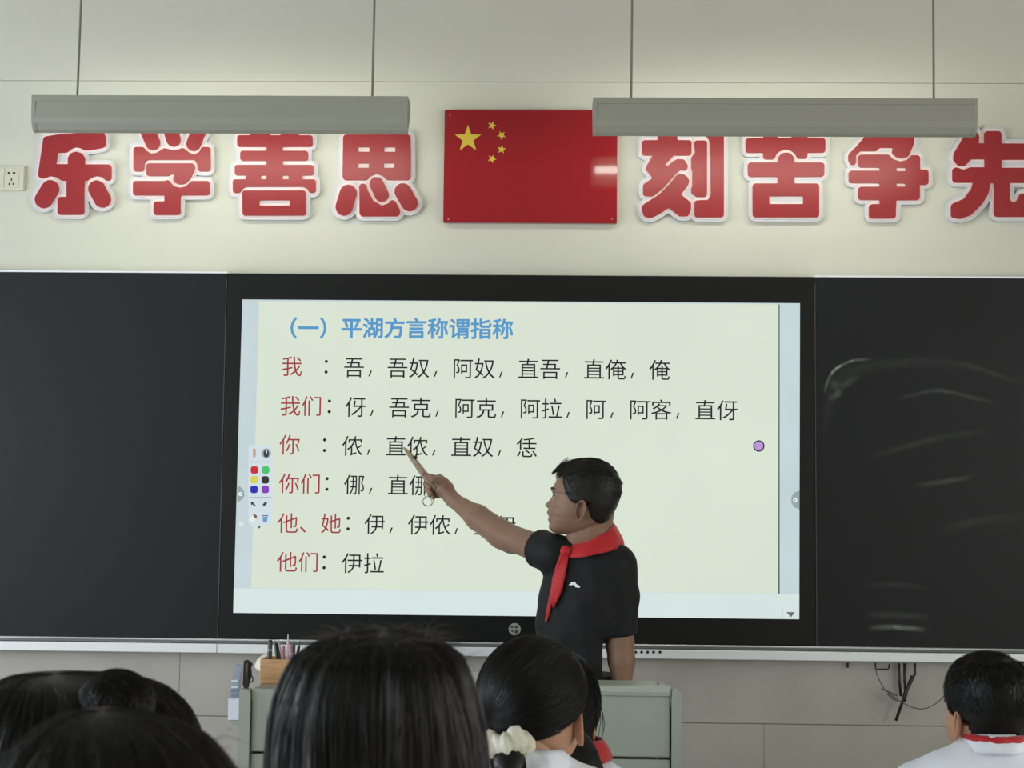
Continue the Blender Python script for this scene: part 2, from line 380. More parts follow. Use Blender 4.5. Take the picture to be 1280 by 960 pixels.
def contours(F, x0, y0, st):
    """marching squares at level 0 -> closed loops"""
    pos = F < 0; ny, nx = F.shape
    idx = pos[:-1, :-1]*1+pos[:-1, 1:]*2+pos[1:, 1:]*4+pos[1:, :-1]*8
    T = {1: [(3, 0)], 2: [(0, 1)], 3: [(3, 1)], 4: [(1, 2)], 5: [(3, 2), (1, 0)], 6: [(0, 2)], 7: [(3, 2)], 8: [(2, 3)], 9: [(2, 0)],
         10: [(0, 3), (2, 1)], 11: [(2, 1)], 12: [(1, 3)], 13: [(1, 0)], 14: [(0, 3)]}
    nxt = {}
    def key(i, j, e):
        return (i, j, 0) if e == 0 else (i, j+1, 1) if e == 1 else (i+1, j, 0) if e == 2 else (i, j, 1)
    for i, j in zip(*np.where((idx > 0) & (idx < 15))):
        for a, b in T[int(idx[i, j])]: nxt[key(i, j, a)] = key(i, j, b)
    def pt(k):
        i, j, o = k
        if o == 0: a, b = F[i, j], F[i, j+1]; t = a/(a-b); return (x0+(j+t)*st, y0+i*st)
        a, b = F[i, j], F[i+1, j]; t = a/(a-b); return (x0+j*st, y0+(i+t)*st)
    loops = []
    while nxt:
        k0 = next(iter(nxt)); k = k0; lp = []
        while k in nxt: lp.append(pt(k)); k = nxt.pop(k)
        if len(lp) > 8: loops.append(lp)
    return loops
def simplify(lp, tol):
    a = np.array(lp); keep = np.zeros(len(a), bool); far = int(np.argmax(((a-a[0])**2).sum(1))); keep[0] = keep[far] = True
    a2 = np.vstack([a, a[:1]])
    st = [(0, far), (far, len(a))]
    while st:
        i, j = st.pop()
        if j-i < 2: continue
        d = a2[j]-a2[i]; L = np.hypot(*d)+1e-9; q = a2[i+1:j]-a2[i]; dd = np.abs(d[0]*q[:, 1]-d[1]*q[:, 0])/L
        m_ = int(np.argmax(dd))
        if dd[m_] > tol: k = i+1+m_; keep[k] = True; st += [(i, k), (k, j)]
    return a[keep]
def from_field(name, F, x0, y0, st, Yback, th, m, parent, minhole=0.0):
    cu = bpy.data.curves.new('c', 'CURVE'); cu.dimensions = '2D'; cu.fill_mode = 'BOTH'; cu.extrude = 0.5
    for lp in contours(F, x0, y0, st):
        s = simplify(lp, 0.05); ar = abs(np.sum(s[:, 0]*np.roll(s[:, 1], -1)-s[:, 1]*np.roll(s[:, 0], -1)))/2
        if ar < minhole: continue
        sp = cu.splines.new('POLY'); sp.points.add(len(s)-1); sp.use_cyclic_u = True
        for p, (x, y) in zip(sp.points, s): p.co = (x, -y, 0, 1)
    o = bpy.data.objects.new('c', cu); C.objects.link(o); bpy.context.view_layer.update()
    me = bpy.data.meshes.new_from_object(o.evaluated_get(bpy.context.evaluated_depsgraph_get())); bpy.data.objects.remove(o)
    for v in me.vertices:
        z = v.co.z; p = at(v.co.x, -v.co.y, Yback-th); v.co = Vector((p.x, Yback-th if z > 0 else Yback, p.z))
    me.name = name
    return link(name, me, m, parent)
K = 7.385
def R(a, b, c, d): return [(a, b), (c, b), (c, d), (a, d)]
G = {
'le': ((30, 155), 30, [('+', [(180,118),(300,98),(560,78),(735,70),(755,130),(752,212),(700,225),(590,243),(550,240),(520,222),(480,212),(440,222),(395,262),(310,265),(293,372),(405,372),(405,310),(425,272),(480,252),(535,272),(560,312),(562,375),(805,375),(805,522),(755,522),(720,488),(670,478),(620,492),(580,522),(555,522),(552,835),(310,835),(310,672),(392,672),(392,522),(345,522),(290,488),(240,478),(185,500),(125,495)]),
    ('+c', (240,598,180,695,81)), ('+c', (670,598,722,692,78))], 'first of the left slogan, beside the socket'),
'xue': ((155, 155), 26, [('+', [(85,212),(180,212),(205,245),(250,272),(300,266),(370,220),(440,240),(500,235),(545,217),(600,262),(645,284),(695,255),(715,212),(797,212),(797,438),(680,438),(676,370),(650,332),(212,332),(186,365),(183,438),(85,438)]),
    ('+c', (215,60,265,172,68)), ('+c', (430,60,455,142,66)), ('+c', (690,60,640,182,66)),
    ('+', [(205,362),(645,362),(655,405),(618,490),(572,545),(520,560),(472,542),(450,510),(466,458),(435,462),(412,480),(205,480)]),
    ('+', [(82,525),(375,525),(410,510),(425,532),(462,575),(520,587),(570,575),(622,525),(788,525),(788,658),(522,658),(520,838),(273,838),(273,715),(372,712),(372,658),(82,658)])], 'second of the left slogan, three strokes on top'),
'shan': ((280, 155), 24, [('+', R(122,103,818,210)), ('+', R(245,20,425,150)), ('+', R(520,20,688,150)), ('+', R(148,245,775,338)), ('+', R(98,377,828,473)),
    ('+', [(80,510),(848,510),(848,634),(788,634),(768,600),(730,577),(200,577),(165,597),(148,634),(80,634)]), ('+', R(393,110,540,560)), ('+', R(200,440,340,540)), ('+', R(595,440,722,540)),
    ('-', R(425,80,522,100)), ('+', R(168,613,755,843)), ('-', R(325,703,605,752))], 'third of the left slogan, stacked bars above a box'),
'si': ((410, 155), 34, [('+', [(140,95),(762,95),(765,516),(537,516),(510,480),(447,457),(385,480),(362,516),(133,516)]), ('-', R(280,213,382,255)), ('-', R(517,213,620,255)), ('-', R(280,362,378,405)), ('-', R(515,362,614,405)),
    ('+c', (186,638,148,765,79)), ('+c', (447,553,494,652,65)), ('+c', (690,623,750,727,77)),
    ('+', [(288,560),(330,543),(350,553),(366,610),(420,710),(500,752),(560,730),(597,662),(668,800),(655,850),(290,850)])], 'fourth of the left slogan, left of the flag'),
'ke': ((790, 155), 28, [('+', R(90,148,550,292)), ('+', R(238,50,420,200)),
    ('+', [(195,250),(190,292),(122,410),(192,498),(100,560),(100,665),(190,668),(230,640),(300,580),(380,485),(420,440),(455,420),(500,440),(518,385),(480,325),(420,322),(385,340),(325,392),(305,372),(380,297),(380,250)]),
    ('+', [(95,750),(250,650),(350,550),(410,475),(450,455),(505,478),(530,525),(515,570),(452,650),(545,725),(545,790),(520,850),(440,850),(342,770),(240,835),(170,870),(110,850),(92,790)]),
    ('+', [(570,150),(693,150),(695,672),(600,672),(545,640),(545,600),(555,570),(555,430),(546,400),(546,310),(582,265)]),
    ('+', [(690,30),(850,30),(850,862),(575,862),(575,703),(700,700),(726,660),(725,190),(710,140),(685,110)])], 'first of the right slogan, beside the flag'),
'ku': ((920, 155), 28, [('+', R(88,127,828,265)), ('+', R(252,40,383,327)), ('+', R(512,40,660,322)), ('-c', (463,340,463,350,106)), ('+', R(110,355,818,488)), ('+c', (463,340,463,600,77)), ('+', R(155,547,770,862)), ('-', R(308,665,620,738))], 'second of the right slogan, above a slotted box'),
'zheng': ((1050, 155), 28, [('+', [(250,40),(640,40),(688,120),(684,180),(632,300),(570,317),(515,300),(478,265),(490,222),(368,222),(340,250),(190,250),(150,290),(150,400),(118,400),(76,330),(78,280),(150,210),(225,120)]),
    ('+', [(168,282),(450,282),(490,325),(560,347),(620,330),(662,285),(742,285),(742,420),(820,420),(820,562),(740,562),(740,703),(520,703),(518,870),(268,870),(268,740),(368,738),(368,700),(168,700),(168,578),(368,578),(368,545),(80,545),(80,430),(368,430),(368,402),(168,402)]),
    ('-', R(522,405,605,435)), ('-', R(522,547,605,577))], 'third of the right slogan, comb-like strokes'),
'xian': ((1160, 155), 32, [('+', [(330,118),(360,60),(440,60),(475,110),(468,178),(520,178),(520,65),(680,65),(680,180),(1010,180),(1010,330),(680,330),(680,405),(1060,405),(1060,543),(755,543),(755,700),(790,728),(820,710),(850,640),(950,640),(970,700),(970,855),(612,855),(612,543),(578,543),(560,640),(500,740),(400,840),(300,875),(215,862),(215,740),(330,690),(400,600),(418,540),(228,540),(228,402),(265,400),(330,422),(390,400),(525,400),(525,325),(400,325),(340,388),(280,385),(235,330),(240,270)])], 'cut by the right picture edge')}
m_red = mat('glossy red acrylic', (150, 34, 42), 0.36, 0.45, noise=0.03, nscale=20)
m_pink = mat('pale pink rim', (238, 216, 216), 0.5)
m_back = mat('pale grey foam board', (206, 206, 212), 0.6)
for key, ((ox, oy), r, ops, lab) in G.items():
    st = 0.34; x0, y0 = ox-14, oy-8
    nx = int((150 if key == 'xian' else 150)/st)+1; ny = int(150/st)+1
    if key == 'xian': nx = int(168/st)
    X, Y = np.meshgrid(x0+np.arange(nx)*st, y0+np.arange(ny)*st)
    ZX, ZY = (X-ox)*K, (Y-oy)*K; mask = np.zeros(X.shape, bool)
    for op, d in ops:
        if op[1:] == 'c':
            a = np.array(d[:2], float); b_ = np.array(d[2:4], float); ab = b_-a
            t = np.clip(((ZX-a[0])*ab[0]+(ZY-a[1])*ab[1])/max(1e-6, ab@ab), 0, 1)
            s = np.hypot(ZX-a[0]-t*ab[0], ZY-a[1]-t*ab[1]) < d[4]
        else: s = inside_poly(ZX, ZY, d)
        mask = (mask | s) if op[0] == '+' else (mask & ~s)
    rr = r/K/st
    core = edt(~mask) > rr
    dc = edt(core)*st
    dc = (dc + np.roll(dc, 1, 0)+np.roll(dc, -1, 0)+np.roll(dc, 1, 1)+np.roll(dc, -1, 1))/5
    rp = r/K
    t = empty('slogan_character', at(ox+60, oy+125, -0.0))
    from_field('backing', dc-(rp+5.4), x0, y0, st, 0.0, 0.016, m_back, t, 120)
    from_field('rim', dc-(rp+2.6), x0, y0, st, -0.016, 0.003, m_pink, t)
    from_field('red_face', dc-rp, x0, y0, st, -0.019, 0.006, m_red, t)
    tag(t, 'red cut-out Chinese wall letter, '+lab, 'wall letter', 'red slogan characters above the board')

# ------------------------------------------------------------------ flag board
fl = empty('flag_board', at(663, 279, 0))
m_flag = mat('glossy flag red', (150, 26, 36), 0.10, 0.35, coat=0.25)
tl, br = at(556, 137.5, -0.02), at(771, 279.5, -0.02)
B().box(tl.x, br.x, -0.026, -0.003, br.z, tl.z, 0.002, 2).build('board', m_flag, fl)
m_star = mat('yellow star print', (218, 190, 70), 0.35)
def star(cx, cy, r, rot):
    pts = [(cx+(r if i % 2 == 0 else r*0.40)*math.sin(math.radians(rot+36*i)), cy-(r if i % 2 == 0 else r*0.40)*math.cos(math.radians(rot+36*i))) for i in range(10)]
    return sheet('star', pts, -0.0272, m_star, fl, 0.001)
star(585, 173.5, 17.3, 0); star(615, 156.8, 5.8, 18); star(627, 169, 5.8, 44); star(627, 186.6, 5.8, 8); star(615, 198.4, 5.8, 26)
for x, y in ((562.5, 144), (560.5, 274), (765, 273.5), (765, 144)):
    c = at(x, y, -0.027); B().sphere(c, (0.0028, 0.0015, 0.0028), 8).build('screw', mat('screw', (190, 150, 150), 0.3, metal=0.6), fl)
tag(fl, 'glossy red flag board with one large and four small yellow stars', 'flag')

# ------------------------------------------------------------------ wall socket (two gang)
so = empty('wall_socket', at(8, 238, 0))
m_sock = mat('cream plastic', (205, 203, 186), 0.45)
B().box(at(-24, 220, -.012).x, at(30.5, 220, -.012).x, -0.012, 0, at(10, 238, -.012).z, at(10, 207.5, -.012).z, 0.003, 2).build('plate', m_sock, so)
for xa_, xb_ in ((-20, 5), (7, 24)):
    B().box(at(xa_, 220, -.012).x, at(xb_, 220, -.012).x, -0.0135, -0.012, at(10, 234.5, -.012).z, at(10, 210.5, -.012).z, 0.0005, 1).build('insert', m_sock, so)
for cx in (14.3,):
    for x, y, rx, ry in ((cx-3, 216.3, 1.5, 1.2), (cx+3.2, 216.3, 1.5, 1.2), (cx, 224.5, .6, 1.7), (cx-2.8, 230, .7, 1.3), (cx+2.3, 229.8, .7, 1.3)):
        a = at(x-rx, y-ry, -.0138); c = at(x+rx, y+ry, -.0138); B().box(a.x, c.x, -0.0142, -0.013, c.z, a.z).build('pin_hole', m_dark, so)
tag(so, 'cream double wall socket left of the first slogan character', 'socket')

# ------------------------------------------------------------------ hanging board lamps, lit, open towards the board
e_l = mat('lit tube', (255, 255, 255), 0.5, emit=(248, 252, 240), estr=TUBE)
m_refl = mat('white lamp reflector', (225, 225, 220), 0.4)
def lamp(D, xl, yl, xr, yr, hpx, rods, lab, D2=None):
    D2 = D2 or D
    a = P(xl, yl, D); c = P(xr, yr, D); L = c.x-a.x; h = hpx/FOC*D; zt_ = (a.z+c.z)/2
    r = empty('board_lamp', ((a.x+c.x)/2, a.y, zt_-h))
    prof = [(0.012, 0), (0, -0.001), (0, -0.17*h), (0.003, -0.185*h), (0.0035, -0.62*h), (0.008, -0.78*h), (0.020, -0.93*h), (0.034, -h), (0.040, -h+0.002),
            (0.028, -0.90*h), (0.016, -0.76*h), (0.011, -0.60*h), (0.011, -0.16*h), (0.085, -0.06*h), (0.098, -0.19*h), (0.102, -0.18*h), (0.090, -0.02*h), (0.085, 0)]
    b = B(); y0 = -CD+D
    b.prism([Vector((a.x+0.012, y0+py, zt_+pz)) for py, pz in prof], Vector((L-0.024, 0, 0)))
    b.build('housing', m_lamp, r)
    cap = [(0.012, 0.001), (0.0, -0.001), (0.0035, -0.62*h), (0.008, -0.80*h), (0.020, -0.96*h), (0.036, -h), (0.06, -0.7*h), (0.102, -0.22*h), (0.090, 0.001)]
    for x in (a.x, c.x-0.012):
        b = B(); b.prism([Vector((x, y0+py, zt_+pz)) for py, pz in cap], Vector((0.012, 0, 0))); b.build('end_cap', m_lamp, r)
    b = B(); b.tube([(a.x+0.03, y0+0.055, zt_-0.5*h), (c.x-0.03, y0+0.055, zt_-0.5*h)], 0.013, 12); b.build('tube', e_l, r)
    for px in rods:
        p = P(px, yl, D); b = B(); b.tube([(p.x, y0+0.055, zt_-0.002), (p.x+0.004, y0+0.055, H)], 0.0038, 8)
        b.build('rod', mat('grey rod', (120, 120, 108), 0.5), r)
        b = B(); b.tube([(p.x, y0+0.055, zt_-0.004), (p.x, y0+0.055, zt_+0.012)], 0.006, 8); b.build('rod_nut', mat('brown nut', (84, 62, 50), 0.5), r)
    c2 = P(xr, yr+hpx*0.1, D-0.001)
    return tag(r, lab, 'lamp', 'batten lamps hanging in front of the board')
lamp(4.55, 39.5, 119.5, 509.5, 118.5, 46.5, (89.5, 462.5), 'grey batten lamp hanging over the left slogan, lighting the wall behind it')
lamp(4.55, 741.5, 121.5, 1222, 122.5, 47, (790, 1173), 'grey batten lamp hanging over the right slogan and overlapping the flag')
# ------------------------------------------------------------------ bracket and cables under the tray
zo = lambda x, y: (1000+x/4.571, 780+y/4.571)
br_ = empty('cable_bracket', at(1130, 900, -0.01))
def wire(name, pts, r, m, par, Y=-0.03, n=8, closed=False):
    q = [at(*zo(x, y), Y) for x, y in pts]
    return B().tube(q, r, n, closed).build(name, m, par, True)
m_cab = mat('black cable', (34, 33, 32), 0.5)
wire('bar', [(566, 225), (568, 320), (576, 412)], 0.0042, m_cab, br_, -0.030)
wire('bar', [(597, 225), (599, 330), (601, 385), (588, 425)], 0.0046, m_cab, br_, -0.036)
wire('bar', [(656, 225), (657, 285), (610, 385), (596, 445)], 0.0045, m_cab, br_, -0.044)
wire('bar', [(641, 295), (600, 400), (548, 552)], 0.0050, m_cab, br_, -0.052)
wire('hook', [(431, 222), (432, 254), (440, 259), (500, 259), (508, 250), (511, 228)], 0.0028, m_cab, br_, -0.030)
wire('plug', [(272, 222), (272, 250)], 0.0045, m_cab, br_, -0.025)
tag(br_, 'black metal bracket with crossing bars hanging below the tray at right', 'bracket')
cb = empty('loose_cable', at(1150, 880, -0.01)); m_gc = mat('grey cable', (92, 88, 84), 0.5)
wire('cable', [(431, 250), (440, 290), (458, 330), (482, 372), (530, 412), (590, 452), (640, 476), (690, 487), (730, 480), (775, 456), (812, 425), (850, 380), (880, 300), (890, 232)], 0.0017, m_gc, cb, -0.060)
wire('cable_end', [(464, 370), (510, 388), (556, 410)], 0.0024, m_gc, cb, -0.066)
wire('cable_end', [(500, 402), (530, 425), (562, 442)], 0.0024, m_gc, cb, -0.066)
tag(cb, 'thin grey cable sagging below the tray at the right, behind the boy', 'cable')

# ------------------------------------------------------------------ teacher's desk (lectern)
DP = 3.75
m_pod = mat('grey green sheet steel', (158, 166, 156), 0.42, 0.5, noise=0.02, nscale=5)
pod = empty('lectern', P(575, 1180, DP+0.25)*1.0); pod.location.z = 0
yF = -CD+DP; yK = yF+0.52
xa0 = P(299.5, 900, DP).x; xa1 = P(313, 900, DP).x; xb0 = P(839.5, 900, DP).x; xb1 = P(851.5, 900, DP).x
zTop = P(760, 857.5, DP).z; zDesk = zTop-0.048; zL = P(306, 861, DP).z; zR = P(845, 862.5, DP).z
zLip = P(760, 869, DP).z; zJ = P(760, 947.5, DP).z
xm = P(690, 860, DP).x
def pillar(x0, x1, z1):
    b = B(); r_ = 0.013
    arc = [(x1-r_+r_*math.sin(math.radians(t)), z1-r_+r_*math.cos(math.radians(t))) for t in range(0, 91, 15)]
    b.prism([Vector((x, yF-0.012, z)) for x, z in [(x0, 0.0), (x0, z1-0.003), (x0+0.003, z1)]+arc+[(x1, 0.0)]], Vector((0, 0.045, 0)))
    b.box(x0+0.001, x1-0.001, yF+0.034, yK, 0.0, zDesk-0.005, 0.004, 1); return b.build('side_pillar', m_pod, pod, True, 35)
pillar(xa0, xa1, zL); pillar(xb0, xb1, zR)
B().box(xa1+0.002, xb0-0.004, yF, yF+0.02, zJ+0.003, zLip, 0.003, 1).build('upper_panel', m_pod, pod)
B().box(xa1+0.002, xm-0.001, yF-0.0002, yF+0.02, zLip, zDesk+0.001).build('shelf_front', m_pod, pod)
B().box(xa1+0.002, xb0-0.004, yF, yF+0.02, 0.05, zJ-0.003, 0.003, 1).build('lower_panel', m_pod, pod)
b = B(); b.prism([Vector((xm, yF-0.004, zLip)), Vector((xm, yF-0.008, zLip+0.01)), Vector((xm, yF+0.004, zTop)), Vector((xm, yF+0.03, zTop)), Vector((xm, yF+0.03, zLip))], Vector((xb0-0.003-xm, 0, 0)))
b.build('raised_lip', mat('pale green steel lip', (172, 180, 170), 0.4), pod)
B().box(xa1+0.002, xb0-0.004, yF+0.02, yK, zDesk-0.03, zDesk, 0.003, 1).build('desk_top', m_pod, pod)
B().box(xa1+0.002, xm-0.001, yF+0.0, yF+0.42, zDesk+0.0005, zL, 0.003, 1).build('raised_shelf', m_pod, pod)
B().box(xa1+0.002, xb0-0.002, yK-0.02, yK, 0.05, zDesk-0.03).build('back_panel', m_pod, pod)
tag(pod, 'grey green steel lectern with rounded side pillars, in front of the teacher', 'lectern')
zS = zL+0.0006
# things on the lectern : sizes from the picture at their own depth
Dx = DP+0.10; yx = -CD+Dx
def Q(x, y, D=Dx): return P(x, y, D)
wb = empty('pen_box', (Q(348, 860).x, yx+0.04, zS))
m_wood = mat('beech wood', (208, 164, 122), 0.5, noise=0.22, nscale=12, stretch=(1, 8, 14), bump=0.1, bscale=20)
bx0, bx1 = Q(324.6, 850).x, Q(373, 850).x; bz = Q(350, 824.5).z; t_ = 0.006
B().box(bx0, bx1, yx, yx+t_, zS, bz, 0.001, 1).build('front_board', m_wood, wb)
B().box(bx0, bx1, yx+0.08, yx+0.08+t_, zS, bz, 0.001, 1).build('back_board', m_wood, wb)
B().box(bx0, bx0+t_, yx+t_, yx+0.08, zS, bz).build('side_board', m_wood, wb); B().box(bx1-t_, bx1, yx+t_, yx+0.08, zS, bz).build('side_board', m_wood, wb)
B().box(bx0+t_, bx1-t_, yx+t_, yx+0.08, zS, zS+t_).build('base_board', m_wood, wb)
tag(wb, 'small open wooden box holding pens, on the left of the lectern', 'pen box')
def pen(x0, y0, x1, y1, rpx, col, dd, lab, tip=None, cap=None):
    r = rpx/FOC*(Dx+dd); D = Dx+dd
    b_ = Q(x0, y0, D); t1 = Q(x1, y1, D); d = (t1-b_); d.normalize(); b0 = b_ - d*((b_.z-(zS+t_+0.001+r))/d.z)
    o = empty('pen', b0)
    B().tube([b0, b0+(t1-b0)*0.5, t1-d*0.004, t1], [r, r, r, r*0.6], 10).build('barrel', mat('pen plastic', col, 0.35), o, True, 40)
    B().tube([b0+(t1-b0)*0.72, b0+(t1-b0)*0.75], [r*1.15, r*1.15], 10).build('band', mat('pen band', cap or (190, 190, 190), 0.3), o)
    if tip: B().tube([t1-d*0.002, t1+d*0.012], [r*0.45, r*0.3], 8).build('clip_end', mat('pen tip', tip, 0.3), o)
    return tag(o, lab, 'pen', 'pens in the wooden box')
pen(336.5, 830, 338, 799.8, 2.9, (22, 22, 24), 0.022, 'tall thick black marker pen, leftmost in the wooden box')
pen(349.5, 830, 344.8, 803.5, 3.1, (28, 32, 32), 0.045, 'thick black marker leaning left, second from the left in the box', cap=(60, 60, 60))
pen(353.5, 830, 349, 801, 0.9, (150, 150, 148), 0.070, 'thin silver pen behind the leaning black marker')
pen(354, 830, 354.6, 807, 1.9, (150, 80, 95), 0.020, 'short pink pen with a green lower half, middle of the box', cap=(60, 130, 80))
pen(360, 830, 360, 799, 1.6, (205, 180, 188), 0.045, 'tall pale pink pen with white cap, tallest in the box', tip=(235, 235, 235), cap=(235, 235, 235))
pen(364.5, 830, 364, 806, 1.7, (140, 90, 125), 0.020, 'short mauve pen right of the tall pale pen', cap=(225, 225, 220))
pen(367, 830, 367.6, 804.5, 1.8, (36, 36, 38), 0.050, 'black pen beside the mauve pen, upright', cap=(70, 70, 70))
pen(369.3, 831, 374, 807, 1.8, (20, 20, 22), 0.032, 'black pen leaning right, rightmost in the wooden box', tip=(20, 20, 22), cap=(50, 50, 50))
# white domed device behind the box
dv = empty('domed_speaker', (Q(354, 860, DP+0.25).x, yx+0.17, zS))
cD = Q(354, 845, Dx+0.17); rad = 37/FOC*(Dx+0.17); zc = zS+0.032
b = B(); n = 28; rings = []
prof = [(0.55, 0), (0.60, 0.004), (0.60, 0.014), (0.90, 0.020), (1.0, 0.034), (0.99, 0.048), (0.93, 0.066), (0.80, 0.082), (0.58, 0.093), (0.30, 0.099), (0.0, 0.100)]
hs = (Q(354, 815.5, Dx+0.17).z-zS)/0.100
for pr, pz in prof:
    rings.append([b.bm.verts.new((cD.x+rad*pr*math.cos(k*2*math.pi/n), yx+0.19+0.075*pr*math.sin(k*2*math.pi/n), zS+pz*hs)) for k in range(n)])
for i in range(len(rings)-1):
    for k in range(n): b.bm.faces.new((rings[i][k], rings[i][(k+1) % n], rings[i+1][(k+1) % n], rings[i+1][k]))
b.bm.faces.new(rings[0][::-1]); bmesh.ops.remove_doubles(b.bm, verts=b.bm.verts, dist=1e-5)
b.build('dome', mat('ivory plastic', (226, 222, 206), 0.4), dv, True)
B().box(cD.x-0.05, cD.x+0.05, yx+0.150, yx+0.235, zS, zS+0.006, 0.002, 1).build('foot', m_white, dv)
tag(dv, 'rounded ivory white device behind the wooden pen box', 'device')
# small grey stand right of the box
gs = B().box(Q(374.5, 830).x, Q(378, 830).x, yx+0.02, yx+0.06, zS, Q(376, 820.5).z, 0.001, 1).build('grey_divider', mat('grey steel', (112, 116, 108), 0.45))
tag(gs, 'narrow grey upright plate at the right side of the pen box', 'divider')
# black microphone headset folded, with cord loop
hp = empty('headset', (Q(308, 860).x, yF+0.012, zS))
b = B(); zz = lambda y: max(zS+0.0005, Q(308, y, DP).z)
b.prism([Vector((Q(x, 840, DP).x, yF+0.004, zz(y))) for x, y in ((304, 826.5), (307, 826), (312, 829), (313.5, 832), (311.5, 836), (312.5, 843), (311.5, 850), (309.5, 856), (309, 861.5), (305, 861.5), (303.2, 856), (303.6, 840))], Vector((0, 0.022, 0)))
b.build('ear_pad', mat('black foam', (38, 36, 34), 0.8, bump=0.5, bscale=400), hp)
B().tube([Q(x, y, DP+0.004) + Vector((0, 0.008, 0)) for x, y in ((312, 838), (313.2, 844), (315.4, 848), (315, 852), (312, 853.5), (309.5, 852.5))], 0.0016, 8).build('cord', m_dark, hp, True)
B().tube([Q(309.2, 829, DP+0.004)+Vector((0, -0.002, 0)), Q(308.4, 848, DP+0.004)+Vector((0, -0.002, 0))], 0.003, 8).build('band', mat('grey brown band', (86, 78, 70), 0.4), hp, True)
tag(hp, 'folded black headset standing at the left end of the lectern', 'headset')
# clear holder and white card box hung on the left side of the lectern
ch = empty('acrylic_holder', (Q(294, 900, DP+0.03).x, yF+0.02, Q(294, 902, DP+0.03).z))
m_acr = mat('bluish clear plastic', (170, 184, 208), 0.15, 0.5, alpha=0.55)
def QP(x, y): return P(x, y, DP+0.02)
b = B(); b.prism([QP(x, y) for x, y in ((294, 832), (302, 831), (298.3, 860), (298.3, 873), (288, 873), (289.2, 855))], Vector((0, 0.03, 0))); b.build('clear_sleeve', m_acr, ch)
for y, c in ((850, (215, 225, 240)), (857.5, (220, 228, 240)), (862, (120, 132, 160)), (868, (130, 142, 170))):
    b = B(); b.prism([QP(x, yy) for x, yy in ((289.6, y), (298, y-0.5), (298, y+2), (289.4, y+2.4))], Vector((0, 0.004, 0))).build('stripe', mat('label stripe', c, 0.4), ch).location += Vector((0, -0.005, 0))
b = B(); b.prism([QP(x, y) for x, y in ((285.3, 873.5), (298.6, 873), (298.6, 900), (284.8, 900))], Vector((0, 0.05, 0))); b.build('white_pocket', mat('white card', (226, 232, 244), 0.5), ch)
b = B(); b.prism([QP(x, y) for x, y in ((287, 900.5), (298.6, 900.5), (298.6, 908), (293, 906.5), (289, 903.5))], Vector((0, 0.04, 0))); b.build('pocket_shadow', m_pod, ch)  # grey solid standing in for the shadow below the white pocket
tag(ch, 'clear plastic holder in a white pocket fixed to the left side of the lectern', 'holder')
